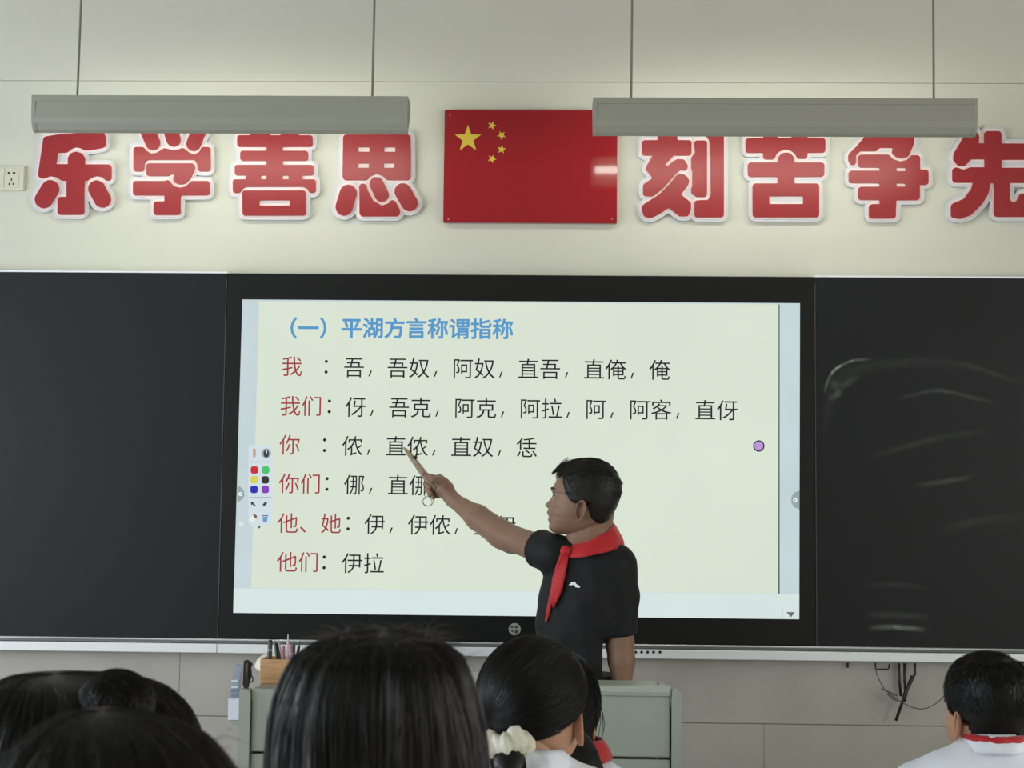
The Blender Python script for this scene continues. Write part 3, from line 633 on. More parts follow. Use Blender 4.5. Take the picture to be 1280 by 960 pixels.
#PEOPLE
# ------------------------------------------------------------------ people: distance fields meshed by surface nets
def smin(a, b, k):
    if k <= 0: return np.minimum(a, b)
    h = np.clip(0.5+0.5*(b-a)/k, 0, 1)
    return b+(a-b)*h-k*h*(1-h)
class Field:
    def __init__(s, lo, hi, vox):
        s.lo = np.array(lo, float); s.v = vox; s.n = np.ceil((np.array(hi)-s.lo)/vox).astype(int)+1
        s.f = np.full(s.n, 1.0, np.float32)
    def sub(s, lo, hi):
        a = np.clip(np.floor((np.array(lo)-s.lo)/s.v).astype(int), 0, s.n); b = np.clip(np.ceil((np.array(hi)-s.lo)/s.v).astype(int)+1, 0, s.n)
        if (b <= a).any(): return None
        g = [s.lo[i]+s.v*np.arange(a[i], b[i]) for i in range(3)]
        X, Y, Z = np.meshgrid(*g, indexing='ij', sparse=True)
        return tuple(slice(a[i], b[i]) for i in range(3)), X, Y, Z
    def add(s, fn, lo, hi, k, cut=False):
        m = abs(k)+3*s.v; q = s.sub(np.array(lo)-m, np.array(hi)+m)
        if q is None: return
        sl, X, Y, Z = q; d = fn(X, Y, Z)
        s.f[sl] = -smin(-s.f[sl], d, k) if cut else smin(s.f[sl], d, k)
    def cap(s, p0, p1, ra, rb, k=0.01, flat=1.0, side=None, cut=False):
        p0 = np.array(p0, float); p1 = np.array(p1, float); ab = p1-p0; L2_ = max(ab@ab, 1e-9)
        if side is not None:
            sd = np.array(side, float); sd = sd/np.linalg.norm(sd)
        def fn(X, Y, Z):
            t = np.clip(((X-p0[0])*ab[0]+(Y-p0[1])*ab[1]+(Z-p0[2])*ab[2])/L2_, 0, 1)
            dx, dy, dz = X-p0[0]-t*ab[0], Y-p0[1]-t*ab[1], Z-p0[2]-t*ab[2]
            if side is not None:      # squash along 'side' by factor flat
                q = (dx*sd[0]+dy*sd[1]+dz*sd[2])*(1/flat-1); dx = dx+q*sd[0]; dy = dy+q*sd[1]; dz = dz+q*sd[2]
            return np.sqrt(dx*dx+dy*dy+dz*dz)-(ra+(rb-ra)*t)
        r = max(ra, rb); s.add(fn, np.minimum(p0, p1)-r, np.maximum(p0, p1)+r, k, cut)
    def ell(s, c, r, k=0.01, yaw=0.0, cut=False):
        c = np.array(c, float); r = np.array(r, float); cy, sy = math.cos(yaw), math.sin(yaw)
        def fn(X, Y, Z):
            dx, dy, dz = X-c[0], Y-c[1], Z-c[2]; a = dx*cy+dy*sy; b_ = -dx*sy+dy*cy
            return (np.sqrt((a/r[0])**2+(b_/r[1])**2+(dz/r[2])**2)-1)*r.min()
        m = r.max(); s.add(fn, c-np.array((max(r[0], r[1]),)*2+(r[2],)), c+np.array((max(r[0], r[1]),)*2+(r[2],)), k, cut)
    def torso(s, lv, k=0.02, yaw=0.0, n=2.3, wr=0.0, seed=0.0):
        """lv rows: z, cx, cy, half width, half depth"""
        lv = sorted(lv); A = np.array(lv); z0, z1 = A[0, 0], A[-1, 0]
        def fn(X, Y, Z):
            zc = np.clip(Z, z0, z1); cx, cy, hw, hd = [np.interp(zc, A[:, 0], A[:, i]) for i in (1, 2, 3, 4)]
            dx, dy = X-cx, Y-cy; c_, s_ = math.cos(yaw), math.sin(yaw); a = np.abs(dx*c_+dy*s_)/hw; b_ = np.abs(-dx*s_+dy*c_)/hd
            q = (a**n+b_**n)**(1/n); d = (q-1)*np.minimum(hw, hd); dz = np.maximum(Z-z1, z0-Z)
            if wr: d = d+wr*(np.sin(38*Z+9*X+5*np.sin(14*X+seed))+0.7*np.sin(61*Z-23*X+17*Y+seed*2)+0.5*np.sin(90*X+20*Z+seed))
            return np.maximum(d, dz)
        m = max(A[:, 3].max(), A[:, 4].max())*1.1
        s.add(fn, (A[:, 1].min()-m, A[:, 2].min()-m, z0), (A[:, 1].max()+m, A[:, 2].max()+m, z1), k)
    def mesh(s):
        f = s.f; pos = f < 0; n = f.shape
        c = np.zeros((n[0]-1, n[1]-1, n[2]-1), np.int8)
        for i in (0, 1):
            for j in (0, 1):
                for k in (0, 1): c += pos[i:n[0]-1+i, j:n[1]-1+j, k:n[2]-1+k]
        act = (c > 0) & (c < 8); ids = np.full(act.shape, -1, np.int64); I = np.argwhere(act); ids[act] = np.arange(len(I))
        acc = np.zeros((len(I), 3)); cnt = np.zeros(len(I))
        for ax in range(3):
            o1, o2 = [a for a in range(3) if a != ax]
            for u in (0, 1):
                for v_ in (0, 1):
                    d = np.zeros(3, int); d[o1] = u; d[o2] = v_; e = d.copy(); e[ax] = 1
                    a = f[tuple((I+d).T)]; b_ = f[tuple((I+e).T)]; m = (a < 0) != (b_ < 0)
                    t = np.where(m, a/np.where(m, a-b_, 1), 0); p = d[None, :].astype(float).repeat(len(I), 0); p[:, ax] += t
                    acc[m] += p[m]; cnt[m] += 1
        V = (I+acc/cnt[:, None])*s.v+s.lo; F = []
        for ax in range(3):
            o1, o2 = (ax+1) % 3, (ax+2) % 3
            sl0 = [slice(None)]*3; sl1 = [slice(None)]*3; sl0[ax] = slice(0, n[ax]-1); sl1[ax] = slice(1, n[ax])
            ch = pos[tuple(sl0)] != pos[tuple(sl1)]; E_ = np.argwhere(ch)
            ok = (E_[:, o1] > 0) & (E_[:, o2] > 0) & (E_[:, o1] < n[o1]-1) & (E_[:, o2] < n[o2]-1); E_ = E_[ok]
            q = []
            for du, dv in ((0, 0), (-1, 0), (-1, -1), (0, -1)):
                g = E_.copy(); g[:, o1] += du; g[:, o2] += dv; q.append(ids[tuple(g.T)])
            q = np.stack(q, 1); fl_ = ~pos[tuple(E_.T)]; q[fl_] = q[fl_][:, ::-1]; F.append(q)
        return V, np.concatenate(F)
def np_mesh(name, V, F, m, parent=None, smooth=True):
    V = np.asarray(V, np.float32); F = np.asarray(F, np.int32); me = bpy.data.meshes.new(name); k = F.shape[1]
    me.vertices.add(len(V)); me.vertices.foreach_set('co', V.ravel()); me.loops.add(F.size); me.loops.foreach_set('vertex_index', F.ravel())
    me.polygons.add(len(F)); me.polygons.foreach_set('loop_start', np.arange(0, F.size, k, dtype=np.int32)); me.update(calc_edges=True); me.validate()
    return link(name, me, m, parent, smooth)
def relax(V, F, it=2):
    """light Laplacian smoothing"""
    E_ = np.concatenate([F[:, [i, (i+1) % F.shape[1]]] for i in range(F.shape[1])]); E_ = np.concatenate([E_, E_[:, ::-1]])
    for _ in range(it):
        a = np.zeros_like(V); c = np.bincount(E_[:, 0], minlength=len(V))
        for d in range(3): a[:, d] = np.bincount(E_[:, 0], V[E_[:, 1], d], minlength=len(V))
        V = V*0.5+0.5*a/np.maximum(c, 1)[:, None]
    return V
def strands(name, Pn, r, m, parent, kind='stuff'):
    """Pn (N,S,3) polylines -> thin three-sided tapering tubes in one mesh"""
    N, S, _ = Pn.shape; T = np.gradient(Pn, axis=1); T /= np.linalg.norm(T, axis=2, keepdims=True)+1e-9
    ref = rng.normal(size=(N, 1, 3)); A = np.cross(T, ref); A /= np.linalg.norm(A, axis=2, keepdims=True)+1e-9; Bv = np.cross(T, A)
    rad = (np.asarray(r) if np.ndim(r) else np.full(N, r))[:, None]*np.clip(1.15-np.linspace(0, 1, S)**2, 0.1, 1)[None, :]
    V = np.stack([Pn+(A*math.cos(a)+Bv*math.sin(a))*rad[..., None] for a in (0, 2.094, 4.189)], 2).reshape(-1, 3)
    base = (np.arange(N)[:, None, None]*S+np.arange(S-1)[None, :, None])*3; k = np.arange(3)[None, None, :]; k2 = (k+1) % 3
    F = np.stack([base+k, base+k2, base+3+k2, base+3+k], -1).reshape(-1, 4)
    o = np_mesh(name, V, F, m, parent)
    if kind: o['kind'] = kind
    return o
m_skin = mat('tanned skin', (136, 106, 88), 0.5, 0.3, noise=0.05, nscale=25, bump=0.06, bscale=180, sub=0.15)
m_kid = mat('child skin', (182, 140, 115), 0.5, 0.3, sub=0.2, noise=0.03, nscale=20)
m_hair = mat('black hair', (11, 10, 10), 0.42, 0.3, noise=0.25, nscale=14)
m_hairb = mat('dark brown hair', (14, 12, 11), 0.40, 0.35, noise=0.3, nscale=14)
m_fly = mat('stray hair', (70, 66, 62), 0.5, 0.4)
m_ghair = mat('greying short hair', (24, 23, 23), 0.5, 0.35, noise=0.3, nscale=30)
m_red2 = mat('red scarf cloth', (186, 20, 30), 0.6, 0.4, sheen=0.2, noise=0.05, nscale=30, bump=0.1, bscale=120)
m_shirtw = mat('white cotton', (232, 238, 252), 0.75, 0.3, bump=0.2, bscale=25, sheen=0.1)
m_polo = mat('black polo cloth', (16, 17, 21), 0.75, 0.35, noise=0.08, nscale=20, bump=0.35, bscale=11)
m_trou = mat('dark trousers', (24, 25, 30), 0.8); m_shoe = mat('dark shoes', (30, 28, 27), 0.45)
HS = 1/2625
HROWS = np.array([  # y, front, back, half width(m), nose(px), lips(px)
 (113,600,640,.002,0,0),(118,540,690,.020,0,0),(130,490,730,.036,0,0),(150,446,768,.050,0,0),(180,414,800,.061,0,0),(210,390,822,.067,0,0),(240,367,838,.0705,0,0),
 (280,344,850,.0735,0,0),(320,325,853,.0750,0,0),(342,312,852,.0750,4,0),(356,313,850,.0750,6,0),(375,326,846,.0742,4,0),(395,326,842,.0735,8,0),(412,324,838,.0728,14,0),(430,322,834,.0722,27,0),(447,320,828,.0715,42,0),
 (460,318,822,.0710,53,0),(470,316,817,.0706,55,0),(480,313,812,.0700,50,0),(488,309,808,.0696,30,0),(496,304,803,.0692,12,1),(506,300,798,.0688,6,6),(518,298,792,.0680,0,16),(530,298,786,.0670,0,19),
 (542,299,780,.0658,0,15),(552,301,774,.0645,0,8),(560,303,768,.0632,0,4),(570,303,760,.0620,0,9),(582,303,750,.0605,0,13),(594,304,738,.0585,0,11),(606,306,724,.0560,0,3),(620,304,706,.0525,0,0),(640,300,676,.0465,0,0),
 (656,303,645,.0405,0,0),(670,313,612,.0340,0,0),(682,330,580,.0265,0,0),(692,362,545,.0175,0,0),(698,400,505,.0060,0,0)], float)
def head_points(kid=False, nv=110, nt=96):
    ys = np.interp(np.linspace(0, len(HROWS)-1, nv), np.arange(len(HROWS)), HROWS[:, 0])
    col = lambda i: np.interp(ys, HROWS[:, 0], HROWS[:, i])
    fr, bk, wd, ns, lp = [col(i) for i in (1, 2, 3, 4, 5)]
    if kid: ns = ns*0.7; wd = wd*1.02
    t = np.linspace(0, 2*math.pi, nt+1)[:-1]; th = t-0.5*np.sin(t)
    c, s_ = np.cos(th)[None], np.sin(th)[None]; ax = 600-(fr+bk)/2; h = (bk-fr)/2
    e = 2/2.25
    U = (ax[:, None]+h[:, None]*np.sign(c)*np.abs(c)**e)*HS; W = wd[:, None]*np.sign(s_)*np.abs(s_)**e
    Vv = ((500-ys)*HS)[:, None]+0*U; fc = (c > 0)
    yy = ys[:, None]
    sig = np.interp(ys, [340, 430, 465, 490], [.009, .0095, .0135, .016])[:, None]
    U = U+fc*(ns[:, None]*HS*np.exp(-(W/sig)**2)+lp[:, None]*HS*np.exp(-(W/.021)**2))
    g = np.exp(-((np.abs(W)-.031)/.013)**2-((yy-385)/20)**2)*fc; U = U-0.0085*g
    g = np.exp(-((np.abs(W)-.040)/.016)**2-((yy-440)/28)**2)*fc; U = U+0.003*g     # cheekbone
    g = np.exp(-((np.abs(W)-.026)/.016)**2-((yy-350)/9)**2)*fc; U = U+0.002*g
    return np.stack([U, W, Vv], -1), ys
def ear_points(side, s=1.0, ef=1.0):
    rings = []; n = 22
    for k, off, sh in ((0.62, 0.000, 0), (0.92, 0.006, 0), (1.0, 0.013, 0), (0.97, 0.018, 0), (0.88, 0.017, 0), (0.78, 0.009, 0), (0.60, 0.002, 0.002), (0.42, 0.000, 0.003), (0.05, 0.000, 0.003)):
        r = []
        for i in range(n):
            a = 2*math.pi*i/n; hx = 0.0155*k*math.cos(a)*(1.0+0.20*math.sin(a)); hz = 0.0315*k*math.sin(a)
            r.append((0.0114-0.004*math.sin(a)*k+hx+sh, side*(0.0712+ef*off*(1.0-0.55*math.cos(a))), 0.000+hz))
        rings.append(r)
    V = np.array(rings).reshape(-1, 3); F = []
    for i in range(len(rings)-1):
        for k in range(n): F.append((i*n+k, i*n+(k+1) % n, (i+1)*n+(k+1) % n, (i+1)*n+k))
    F = np.array(F); return V, (F if side < 0 else F[:, ::-1])
def head_VF(kid):
    Pn, ys = head_points(kid); nv, nt = Pn.shape[:2]; V = Pn.reshape(-1, 3)
    i = np.arange(nv-1)[:, None]; k = np.arange(nt)[None]; k2 = (k+1) % nt
    F = np.stack([i*nt+k, i*nt+k2, (i+1)*nt+k2, (i+1)*nt+k], -1).reshape(-1, 4)
    V = relax(V, F, 4)
    for sd in (-1, 1):
        v, f = ear_points(sd, 1.0, .68 if kid else 1.0); F = np.concatenate([F, f+len(V)]); V = np.concatenate([V, v])
    return V, F
def frame(o, f, tilt=0.0, s=1.0):
    """matrix (3x4) taking head coordinates (forward, left side, up) to the world"""
    f = np.array((f[0], f[1], 0.0)); f /= np.linalg.norm(f); upv = np.array((0, 0, 1.0)); lf = np.cross(upv, f)
    ff = f*math.cos(tilt)+upv*math.sin(tilt); uu = upv*math.cos(tilt)-f*math.sin(tilt)
    return np.stack([ff*s, lf*s, uu*s, np.array(o, float)], 1)
def app(Mx, V): return V@Mx[:, :3].T+Mx[:, 3]
def cap_mesh(name, Mx, c, rad, nd, phim, m, parent, edge=0.92, nw=0.0, lump=0.0, seed=0):
    """closed hair cap on an ellipsoid about direction nd (head coordinates), edge tucked inwards"""
    nd = np.array(nd, float); nd /= np.linalg.norm(nd); a = np.cross(nd, (0, 1, 0)); a /= np.linalg.norm(a); b_ = np.cross(nd, a)
    NP, NT = 40, 72; ph = np.linspace(0.0001, 1, NP)[:, None]; th = np.linspace(0, 2*math.pi, NT+1)[:-1][None]
    pm = phim(th) if callable(phim) else phim+0*th
    p = ph*pm; D = np.cos(p)[..., None]*nd+np.sin(p)[..., None]*(np.cos(th)[..., None]*a+np.sin(th)[..., None]*b_)
    sc_ = 1-(1-edge)*np.clip((ph-0.88)/0.12, 0, 1)**2+0*th
    sc_ = sc_+lump*(np.sin(th*23+ph*5+seed)+0.6*np.sin(th*41+seed*2))*np.clip(ph*2, 0, 1)
    V = (np.array(c)+D*np.array(rad)*sc_[..., None])
    V = app(Mx, V.reshape(-1, 3)); i = np.arange(NP-1)[:, None]; k = np.arange(NT)[None]; k2 = (k+1) % NT
    F = np.stack([i*NT+k, i*NT+k2, (i+1)*NT+k2, (i+1)*NT+k], -1).reshape(-1, 4)
    return np_mesh(name, V, F, m, parent)
def person(name, o, lab, group=None):
    e = empty(name, o); return tag(e, lab, 'person', group)
def face_parts(Mx, par, open_=True):
    for sd in (-1, 1):
        b = B(); b.sphere((0, 0, 0), 0.0125, 16); o = b.build('eyeball', m_eye, par, True)
        for v in o.data.vertices: v.co = Vector(app(Mx, np.array([[0.0840+v.co.x, sd*0.031+v.co.y, 0.0445+v.co.z]]))[0])
        b = B(); b.sphere((0, 0, 0), 0.0072, 12); o = b.build('iris', m_dark, par, True)
        for v in o.data.vertices: v.co = Vector(app(Mx, np.array([[0.0912+v.co.x, sd*0.031+v.co.y, 0.0440+v.co.z]]))[0])
        q = np.array([(0.100, 0.012, 0.058), (0.106, 0.022, 0.062), (0.103, 0.034, 0.064), (0.093, 0.046, 0.060)])*np.array((1, sd, 1)); q[:, 0] += 0.002
        B().tube([Vector(p) for p in app(Mx, q)], [0.002, 0.0034, 0.003, 0.0012], 8).build('eyebrow', m_hair, par, True)
m_eye = mat('eye white', (128, 116, 108), 0.35)

# ---- the teacher
tc_ = P(733.8, 638.1, 4.48)
T = person('person', (P(730, 800, 4.5).x, -CD+4.52, 0), 'man in black polo shirt and red scarf pointing at the screen')
hf = (-1.0, 0.12)
MH = frame(tc_, hf, 0.03)
def W(px, py, d): return np.array(P(px, py, d))
# body: neck, both arms and hands, one surface
lo = np.minimum(W(515, 700, 4.4), W(700, 560, 4.95)); hi = np.maximum(W(515, 700, 4.4), W(700, 560, 4.95))
A = Field((lo[0]-.02, -CD+4.40, W(600, 705, 4.6)[2]), (hi[0], -CD+4.96, W(600, 575, 4.6)[2]), 0.003)
sh, el, wr_ = W(694, 693, 4.50), W(627, 668, 4.69), W(566, 624.5, 4.845)
A.cap(sh, el, .045, .040, .01); A.cap(el, (el+wr_)/2, .0405, .0365, .02); A.cap((el+wr_)/2, wr_, .0365, .0235, .02)
A.cap(W(600, 649.5, 4.75), W(640, 676, 4.66), .035, .039, .02)
# hand
A.cap(wr_, W(556, 612, 4.862), .0235, .028, .012); A.cap(W(557, 611, 4.86), W(549, 608, 4.87), .0265, .029, .012, 0.8, (0, 1, 0)); A.cap(W(556, 604, 4.845), W(549, 598.5, 4.85), .017, .016, .010)
kf = .0035
A.cap(W(546, 598, 4.865), W(537, 596, 4.868), .0115, .0098, kf); A.cap(W(537, 596, 4.868), W(530, 592.5, 4.868), .0098, .0085, kf)      # index along the pointer
A.cap(W(551, 600.5, 4.838), W(542, 599.5, 4.832), .013, .0105, .006); A.cap(W(542, 599.5, 4.832), W(533.5, 595.5, 4.845), .0105, .0085, kf)       # thumb
for (a, b_, c_, r) in (((545, 606, 4.87), (532.5, 605, 4.87), (537, 609.5, 4.848), .0098), ((546, 613, 4.872), (534, 612, 4.868), (539, 616.5, 4.848), .0092), ((549, 619.5, 4.872), (537.5, 618.5, 4.866), (542, 622, 4.85), .0084)):
    A.cap(W(*a), W(*b_), r*1.1, r, kf); A.cap(W(*b_), W(*c_), r, r*.85, kf)
V1, F1 = A.mesh()
S_ = Field((W(735, 700, 4.3)[0]-.12, -CD+4.28, W(735, 950, 4.4)[2]), (W(800, 700, 4.4)[0]+.03, -CD+4.62, W(735, 615, 4.5)[2]), 0.004)
S_.cap(W(733, 700, 4.53), W(739, 668, 4.50), .062, .058, .02); S_.cap(W(739, 672, 4.50), W(745, 640, 4.495), .056, .056, .02)
S_.cap(W(722, 672, 4.485), W(724, 690, 4.50), .034, .045, .02)
ls, le, lw = W(772, 712, 4.50), W(775, 806, 4.47), W(778, 868, 4.44)
S_.cap(ls, le, .050, .0405, .01); S_.cap(le, W(777, 826, 4.46), .0405, .0385, .015); S_.cap(W(777, 826, 4.46), lw, .0385, .026, .015)
S_.cap(lw, W(777, 896, 4.41), .026, .034, .012, 0.6, (1, 0.3, 0)); S_.cap(W(777, 896, 4.41), W(775, 908, 4.40), .034, .034, .012, .6, (1, .3, 0))
for i in range(4):
    a = W(771+4*i, 914, 4.40-.012*i); b_ = a+np.array((0.0, .004, -.036)); c_ = b_+np.array((-.004, .012, -.026)); S_.cap(a, b_, .0095, .009, .003); S_.cap(b_, c_, .009, .0075, .003)
a = W(766, 898, 4.39); S_.cap(a, a+np.array((-.014, -.01, -.035)), .011, .009, .003); S_.cap(a+np.array((-.014, -.01, -.035)), a+np.array((-.012, -.008, -.058)), .009, .0075, .003)
V2, F2 = S_.mesh()
V3, F3 = head_VF(False); V3 = app(MH, V3)
V = np.concatenate([relax(V1, F1, 1), relax(V2, F2, 2), V3]); F = np.concatenate([F1, F2+len(V1), F3+len(V1)+len(V2)])
body = np_mesh('body', V, F, m_skin, T); face_parts(MH, T)
# polo shirt
def Tz(py, d=4.5): return W(700, py, d)[2]
def TX(px, d=4.5): return W(px, 750, d)[0]
yb = -CD+4.52; ty = math.radians(-24)
LV = [(Tz(846), TX(721), yb, .122, .102), (Tz(838), TX(721), yb, .123, .103), (Tz(815), TX(722), yb, .126, .109), (Tz(780), TX(725), yb, .130, .113), (Tz(745), TX(729), yb, .134, .112), (Tz(715), TX(733), yb, .132, .104),
      (Tz(698), TX(735), yb, .118, .090), (Tz(686), TX(736), yb, .092, .074), (Tz(676), TX(738), yb, .066, .062), (Tz(668), TX(740), yb, .056, .056)]
Sh = Field((TX(640), yb-.24, Tz(872)), (TX(815), yb+.24, Tz(655)), 0.005)
Sh.torso(LV, .02, ty, 2.4, 0.0024, 1.3)
Sh.cap(W(742, 696, 4.50), W(770, 706, 4.49), .056, .054, .04); Sh.cap(W(768, 705, 4.49), W(777, 745, 4.49), .053, .053, .035); Sh.cap(W(777, 745, 4.49), W(775, 789, 4.475), .053, .051, .012)
Sh.cap(W(728, 702, 4.50), sh, .058, .057, .03); Sh.cap(sh, sh+(el-sh)*.52, .057, .064, .02)
def cutplane(Fd, p, nrm, lo_, hi_):
    p = np.array(p); nrm = np.array(nrm, float)/np.linalg.norm(nrm)
    q = Fd.sub(lo_, hi_); sl, X, Y, Z = q; d = (X-p[0])*nrm[0]+(Y-p[1])*nrm[1]+(Z-p[2])*nrm[2]
    Fd.f[sl] = np.maximum(Fd.f[sl], d)
pz = W(775, 795.5, 4.47); cutplane(Sh, pz, (0.12, 0.0, -1), (TX(754), yb-.3, Tz(840)), (TX(830), yb+.3, pz[2]+.05))
ph_ = sh+(el-sh)*.30; hv = (el-sh)/np.linalg.norm(el-sh); cutplane(Sh, ph_, hv, (TX(600), yb-.3, Tz(730)), (TX(684), yb+.3, Tz(650)))
# collar opening
Sh.cap(W(741, 662, 4.50), W(738, 676, 4.50), .047, .044, .004, cut=True)
V, F = Sh.mesh(); shirt = np_mesh('polo_shirt', relax(V, F, 2), F, m_polo, T)
bvh = BVHTree.FromObject(shirt, bpy.context.evaluated_depsgraph_get()) if False else BVHTree.FromPolygons([v.co+Vector((0, 0, 0)) for v in shirt.data.vertices], [tuple(p.vertices) for p in shirt.data.polygons])
def skinpt(px, py, off, bv=None):
    o = Vector((CX, -CD, CZ)); d = (P(px, py, 4.5)-o).normalized(); h = (bv or bvh).ray_cast(o, d)
    return (h[0] if h[0] else P(px, py, 4.42))-d*off
def on_shirt(name, pts, off, th, m, par, sub=0):
    """outline laid on the cloth along the shirt surface"""
    return B().prism([skinpt(x, y, off) for x, y in pts], Vector((0, th, 0))).build(name, m, par)
lz = lambda x, y: (640+x/5.0545, 680+y/5.0545)
on_shirt('chest_logo', [lz(*p) for p in ((357,258),(374,250),(366,246),(385,239),(398,239),(405,252),(432,269),(425,277),(402,274),(388,257),(372,262))], .003, .002, mat('white print', (235, 238, 240), 0.5), T)
# belt and trousers
Tr = Field((TX(640), yb-.2, 0.04), (TX(790), yb+.25, Tz(840)), 0.008)
hz = Tz(851); Tr.torso([(hz-.16, TX(720), yb, .125, .100), (hz-.02, TX(720), yb, .118, .098), (hz+.02, TX(720), yb, .112, .092)], .02, ty, 2.2)
cs, sn = math.cos(ty), math.sin(ty)
feet = []
for sd in (-1, 1):
    hx = TX(716)+sd*.068*cs; hy = yb+sd*.068*sn
    Tr.cap((hx, hy, hz-.12), (hx+sd*.02, hy+.0, .48), .085, .062, .02); Tr.cap((hx+sd*.02, hy, .48), (hx+sd*.03, hy+.02, .11), .062, .052, .02); feet.append((hx+sd*.03, hy+.02))
V, F = Tr.mesh(); np_mesh('trousers', relax(V, F, 2), F, m_trou, T)
for fx, fy in feet:
    Fo = Field((fx-.1, fy-.25, 0), (fx+.1, fy+.12, .13), .006); Fo.cap((fx, fy, .05), (fx-.03, fy-.16, .035), .046, .036, .02); Fo.cap((fx, fy, .05), (fx, fy, .11), .045, .045, .02)
    Fo.f[:, :, 0] = 1; V, F = Fo.mesh(); np_mesh('shoe', relax(V, F, 1), F, m_shoe, T)
b = B(); rn = []
for k in range(40):
    a = 2*math.pi*k/40; x = .1205*math.copysign(abs(math.cos(a))**.87, math.cos(a)); y = .1005*math.copysign(abs(math.sin(a))**.87, math.sin(a)); X_, Y_ = TX(720)+x*cs-y*sn, yb+x*sn+y*cs
    rn.append([b.bm.verts.new((X_, Y_, Tz(853)+z)) for z in (-.018, .012)])
for k in range(40): b.bm.faces.new((rn[k][0], rn[(k+1) % 40][0], rn[(k+1) % 40][1], rn[k][1]))
o = b.build('belt', mat('black leather belt', (24, 22, 22), 0.35), T, True); o.modifiers.new('s', 'SOLIDIFY').thickness = 0.004
p0 = W(740.5, 838, 4.38); B().box(p0[0]-.006, p0[0]+.006, skinpt(742, 840, .0).y-.006, skinpt(742, 840, .0).y+.004, W(742, 850, 4.4)[2], W(742, 839, 4.4)[2], .002, 2).build('key_clip', mat('silver clip', (170, 172, 174), 0.3, metal=.7), T)
# red scarf: ring round the neck, knot and tails
def scarf_ring(par, cen, fdir, r_top, r_bot, zt_, zb_, drop, m=m_red2, th=.006, name='scarf_band'):
    """band from the front knot round the nape; zt_/zb_ heights at the nape, drop = how much lower the front lies"""
    f = np.array((fdir[0], fdir[1])); f = f/np.linalg.norm(f); l = np.array((-f[1], f[0])); n = 48; R_ = []
    for k in range(n):
        a = 2*math.pi*k/n; w_ = 0.5+0.5*math.cos(a); row = []
        for j in range(6):
            t = j/5; rr = r_top+(r_bot-r_top)*t+.004*math.sin(t*math.pi)+.0022*math.sin(7*a+3*t)+.0012*math.sin(17*a-5*t)
            z = zt_+(zb_-zt_)*t-drop*w_**1.3*(1-.35*t)
            xy = np.array(cen[:2])+f*rr*math.cos(a)*1.12+l*rr*math.sin(a)
            row.append((xy[0], xy[1], z))
        R_.append(row)
    V = np.array(R_); n1, n2 = V.shape[:2]; i = np.arange(n1)[:, None]; j = np.arange(n2-1)[None]; i2 = (i+1) % n1
    F = np.stack([i*n2+j, i2*n2+j, i2*n2+j+1, i*n2+j+1], -1).reshape(-1, 4)
    o = np_mesh(name, V.reshape(-1, 3), F, m, par); md = o.modifiers.new('s', 'SOLIDIFY'); md.thickness = th; md.offset = 0
    return o
sf = (-math.sin(math.radians(62)), -math.cos(math.radians(62)))
b = B()
def sheetgrid(name, top, bot, par, off, m, wave=.002, nr=10, ncl=5, bv=None):
    """cloth strip between two polylines (picture positions) lying on the shirt"""
    top = np.array(top, float); bot = np.array(bot, float)
    def rs(a, t):
        k = t*(len(a)-1); i = min(int(k), len(a)-2); return a[i]+(a[i+1]-a[i])*(k-i)
    V = []
    for i in range(nr+1):
        for j in range(ncl+1):
            p = rs(top, i/nr)*(1-j/ncl)+rs(bot, i/nr)*j/ncl; q = skinpt(p[0], p[1], off+wave*math.sin(j*2.4+i*.7)); V.append(q)
    F = [(i*(ncl+1)+j, (i+1)*(ncl+1)+j, (i+1)*(ncl+1)+j+1, i*(ncl+1)+j+1) for i in range(nr) for j in range(ncl)]
    o = np_mesh(name, np.array(V), np.array(F), m, par); md = o.modifiers.new('s', 'SOLIDIFY'); md.thickness = .005; md.offset = 0
    return o
ring_c = W(740, 676, 4.50)
scarf_ring(T, ring_c, (-0.75, -0.62), .0600, .088, W(760, 653.5, 4.54)[2], W(770, 680, 4.54)[2], .062)
lz2 = lambda x, y: (640+x/6.4, 560+y/6.4)
B().sphere(tuple(skinpt(706.5, 689, .008)), (.016, .013, .017), 14).build('scarf_knot', m_red2, T, True)
sheetgrid('scarf_tail', [(704, 687), (698, 702), (691, 722), (689, 742), (690.5, 759)], [(711, 690), (709, 702), (706.5, 718), (703, 738), (691.8, 760)], T, .011, m_red2)
sheetgrid('scarf_tail', [(702, 688), (694, 712), (688, 740), (683, 770), (681.5, 778)], [(706, 690), (699, 712), (693, 740), (686.5, 768), (683, 778)], T, .006, m_red2)
# teacher's hair
HR = np.array((.1085, .0815, .0900)); HC = np.array((-.002, 0, .0640))
def dirs(n): 
    d = rng.normal(size=(n, 3)); return d/np.linalg.norm(d, axis=1, keepdims=True)
def hairline_adult(d):
    """True where the scalp carries hair (unit directions on the head ellipsoid)"""
    u, w_, v = d[:, 0], d[:, 1], d[:, 2]
    top = (v > 0.40+0.10*np.clip(u, 0, 1)) | ((u < .62) & (v > 0.15) )
    side = (u < 0.36) & (v > -0.35); back = (u < -0.30) & (v > -1.0)
    return (top & ~((u > .62) & (v < .52))) | (side & ~((u > -.12) & (u < .36) & (v < -.25))) | back
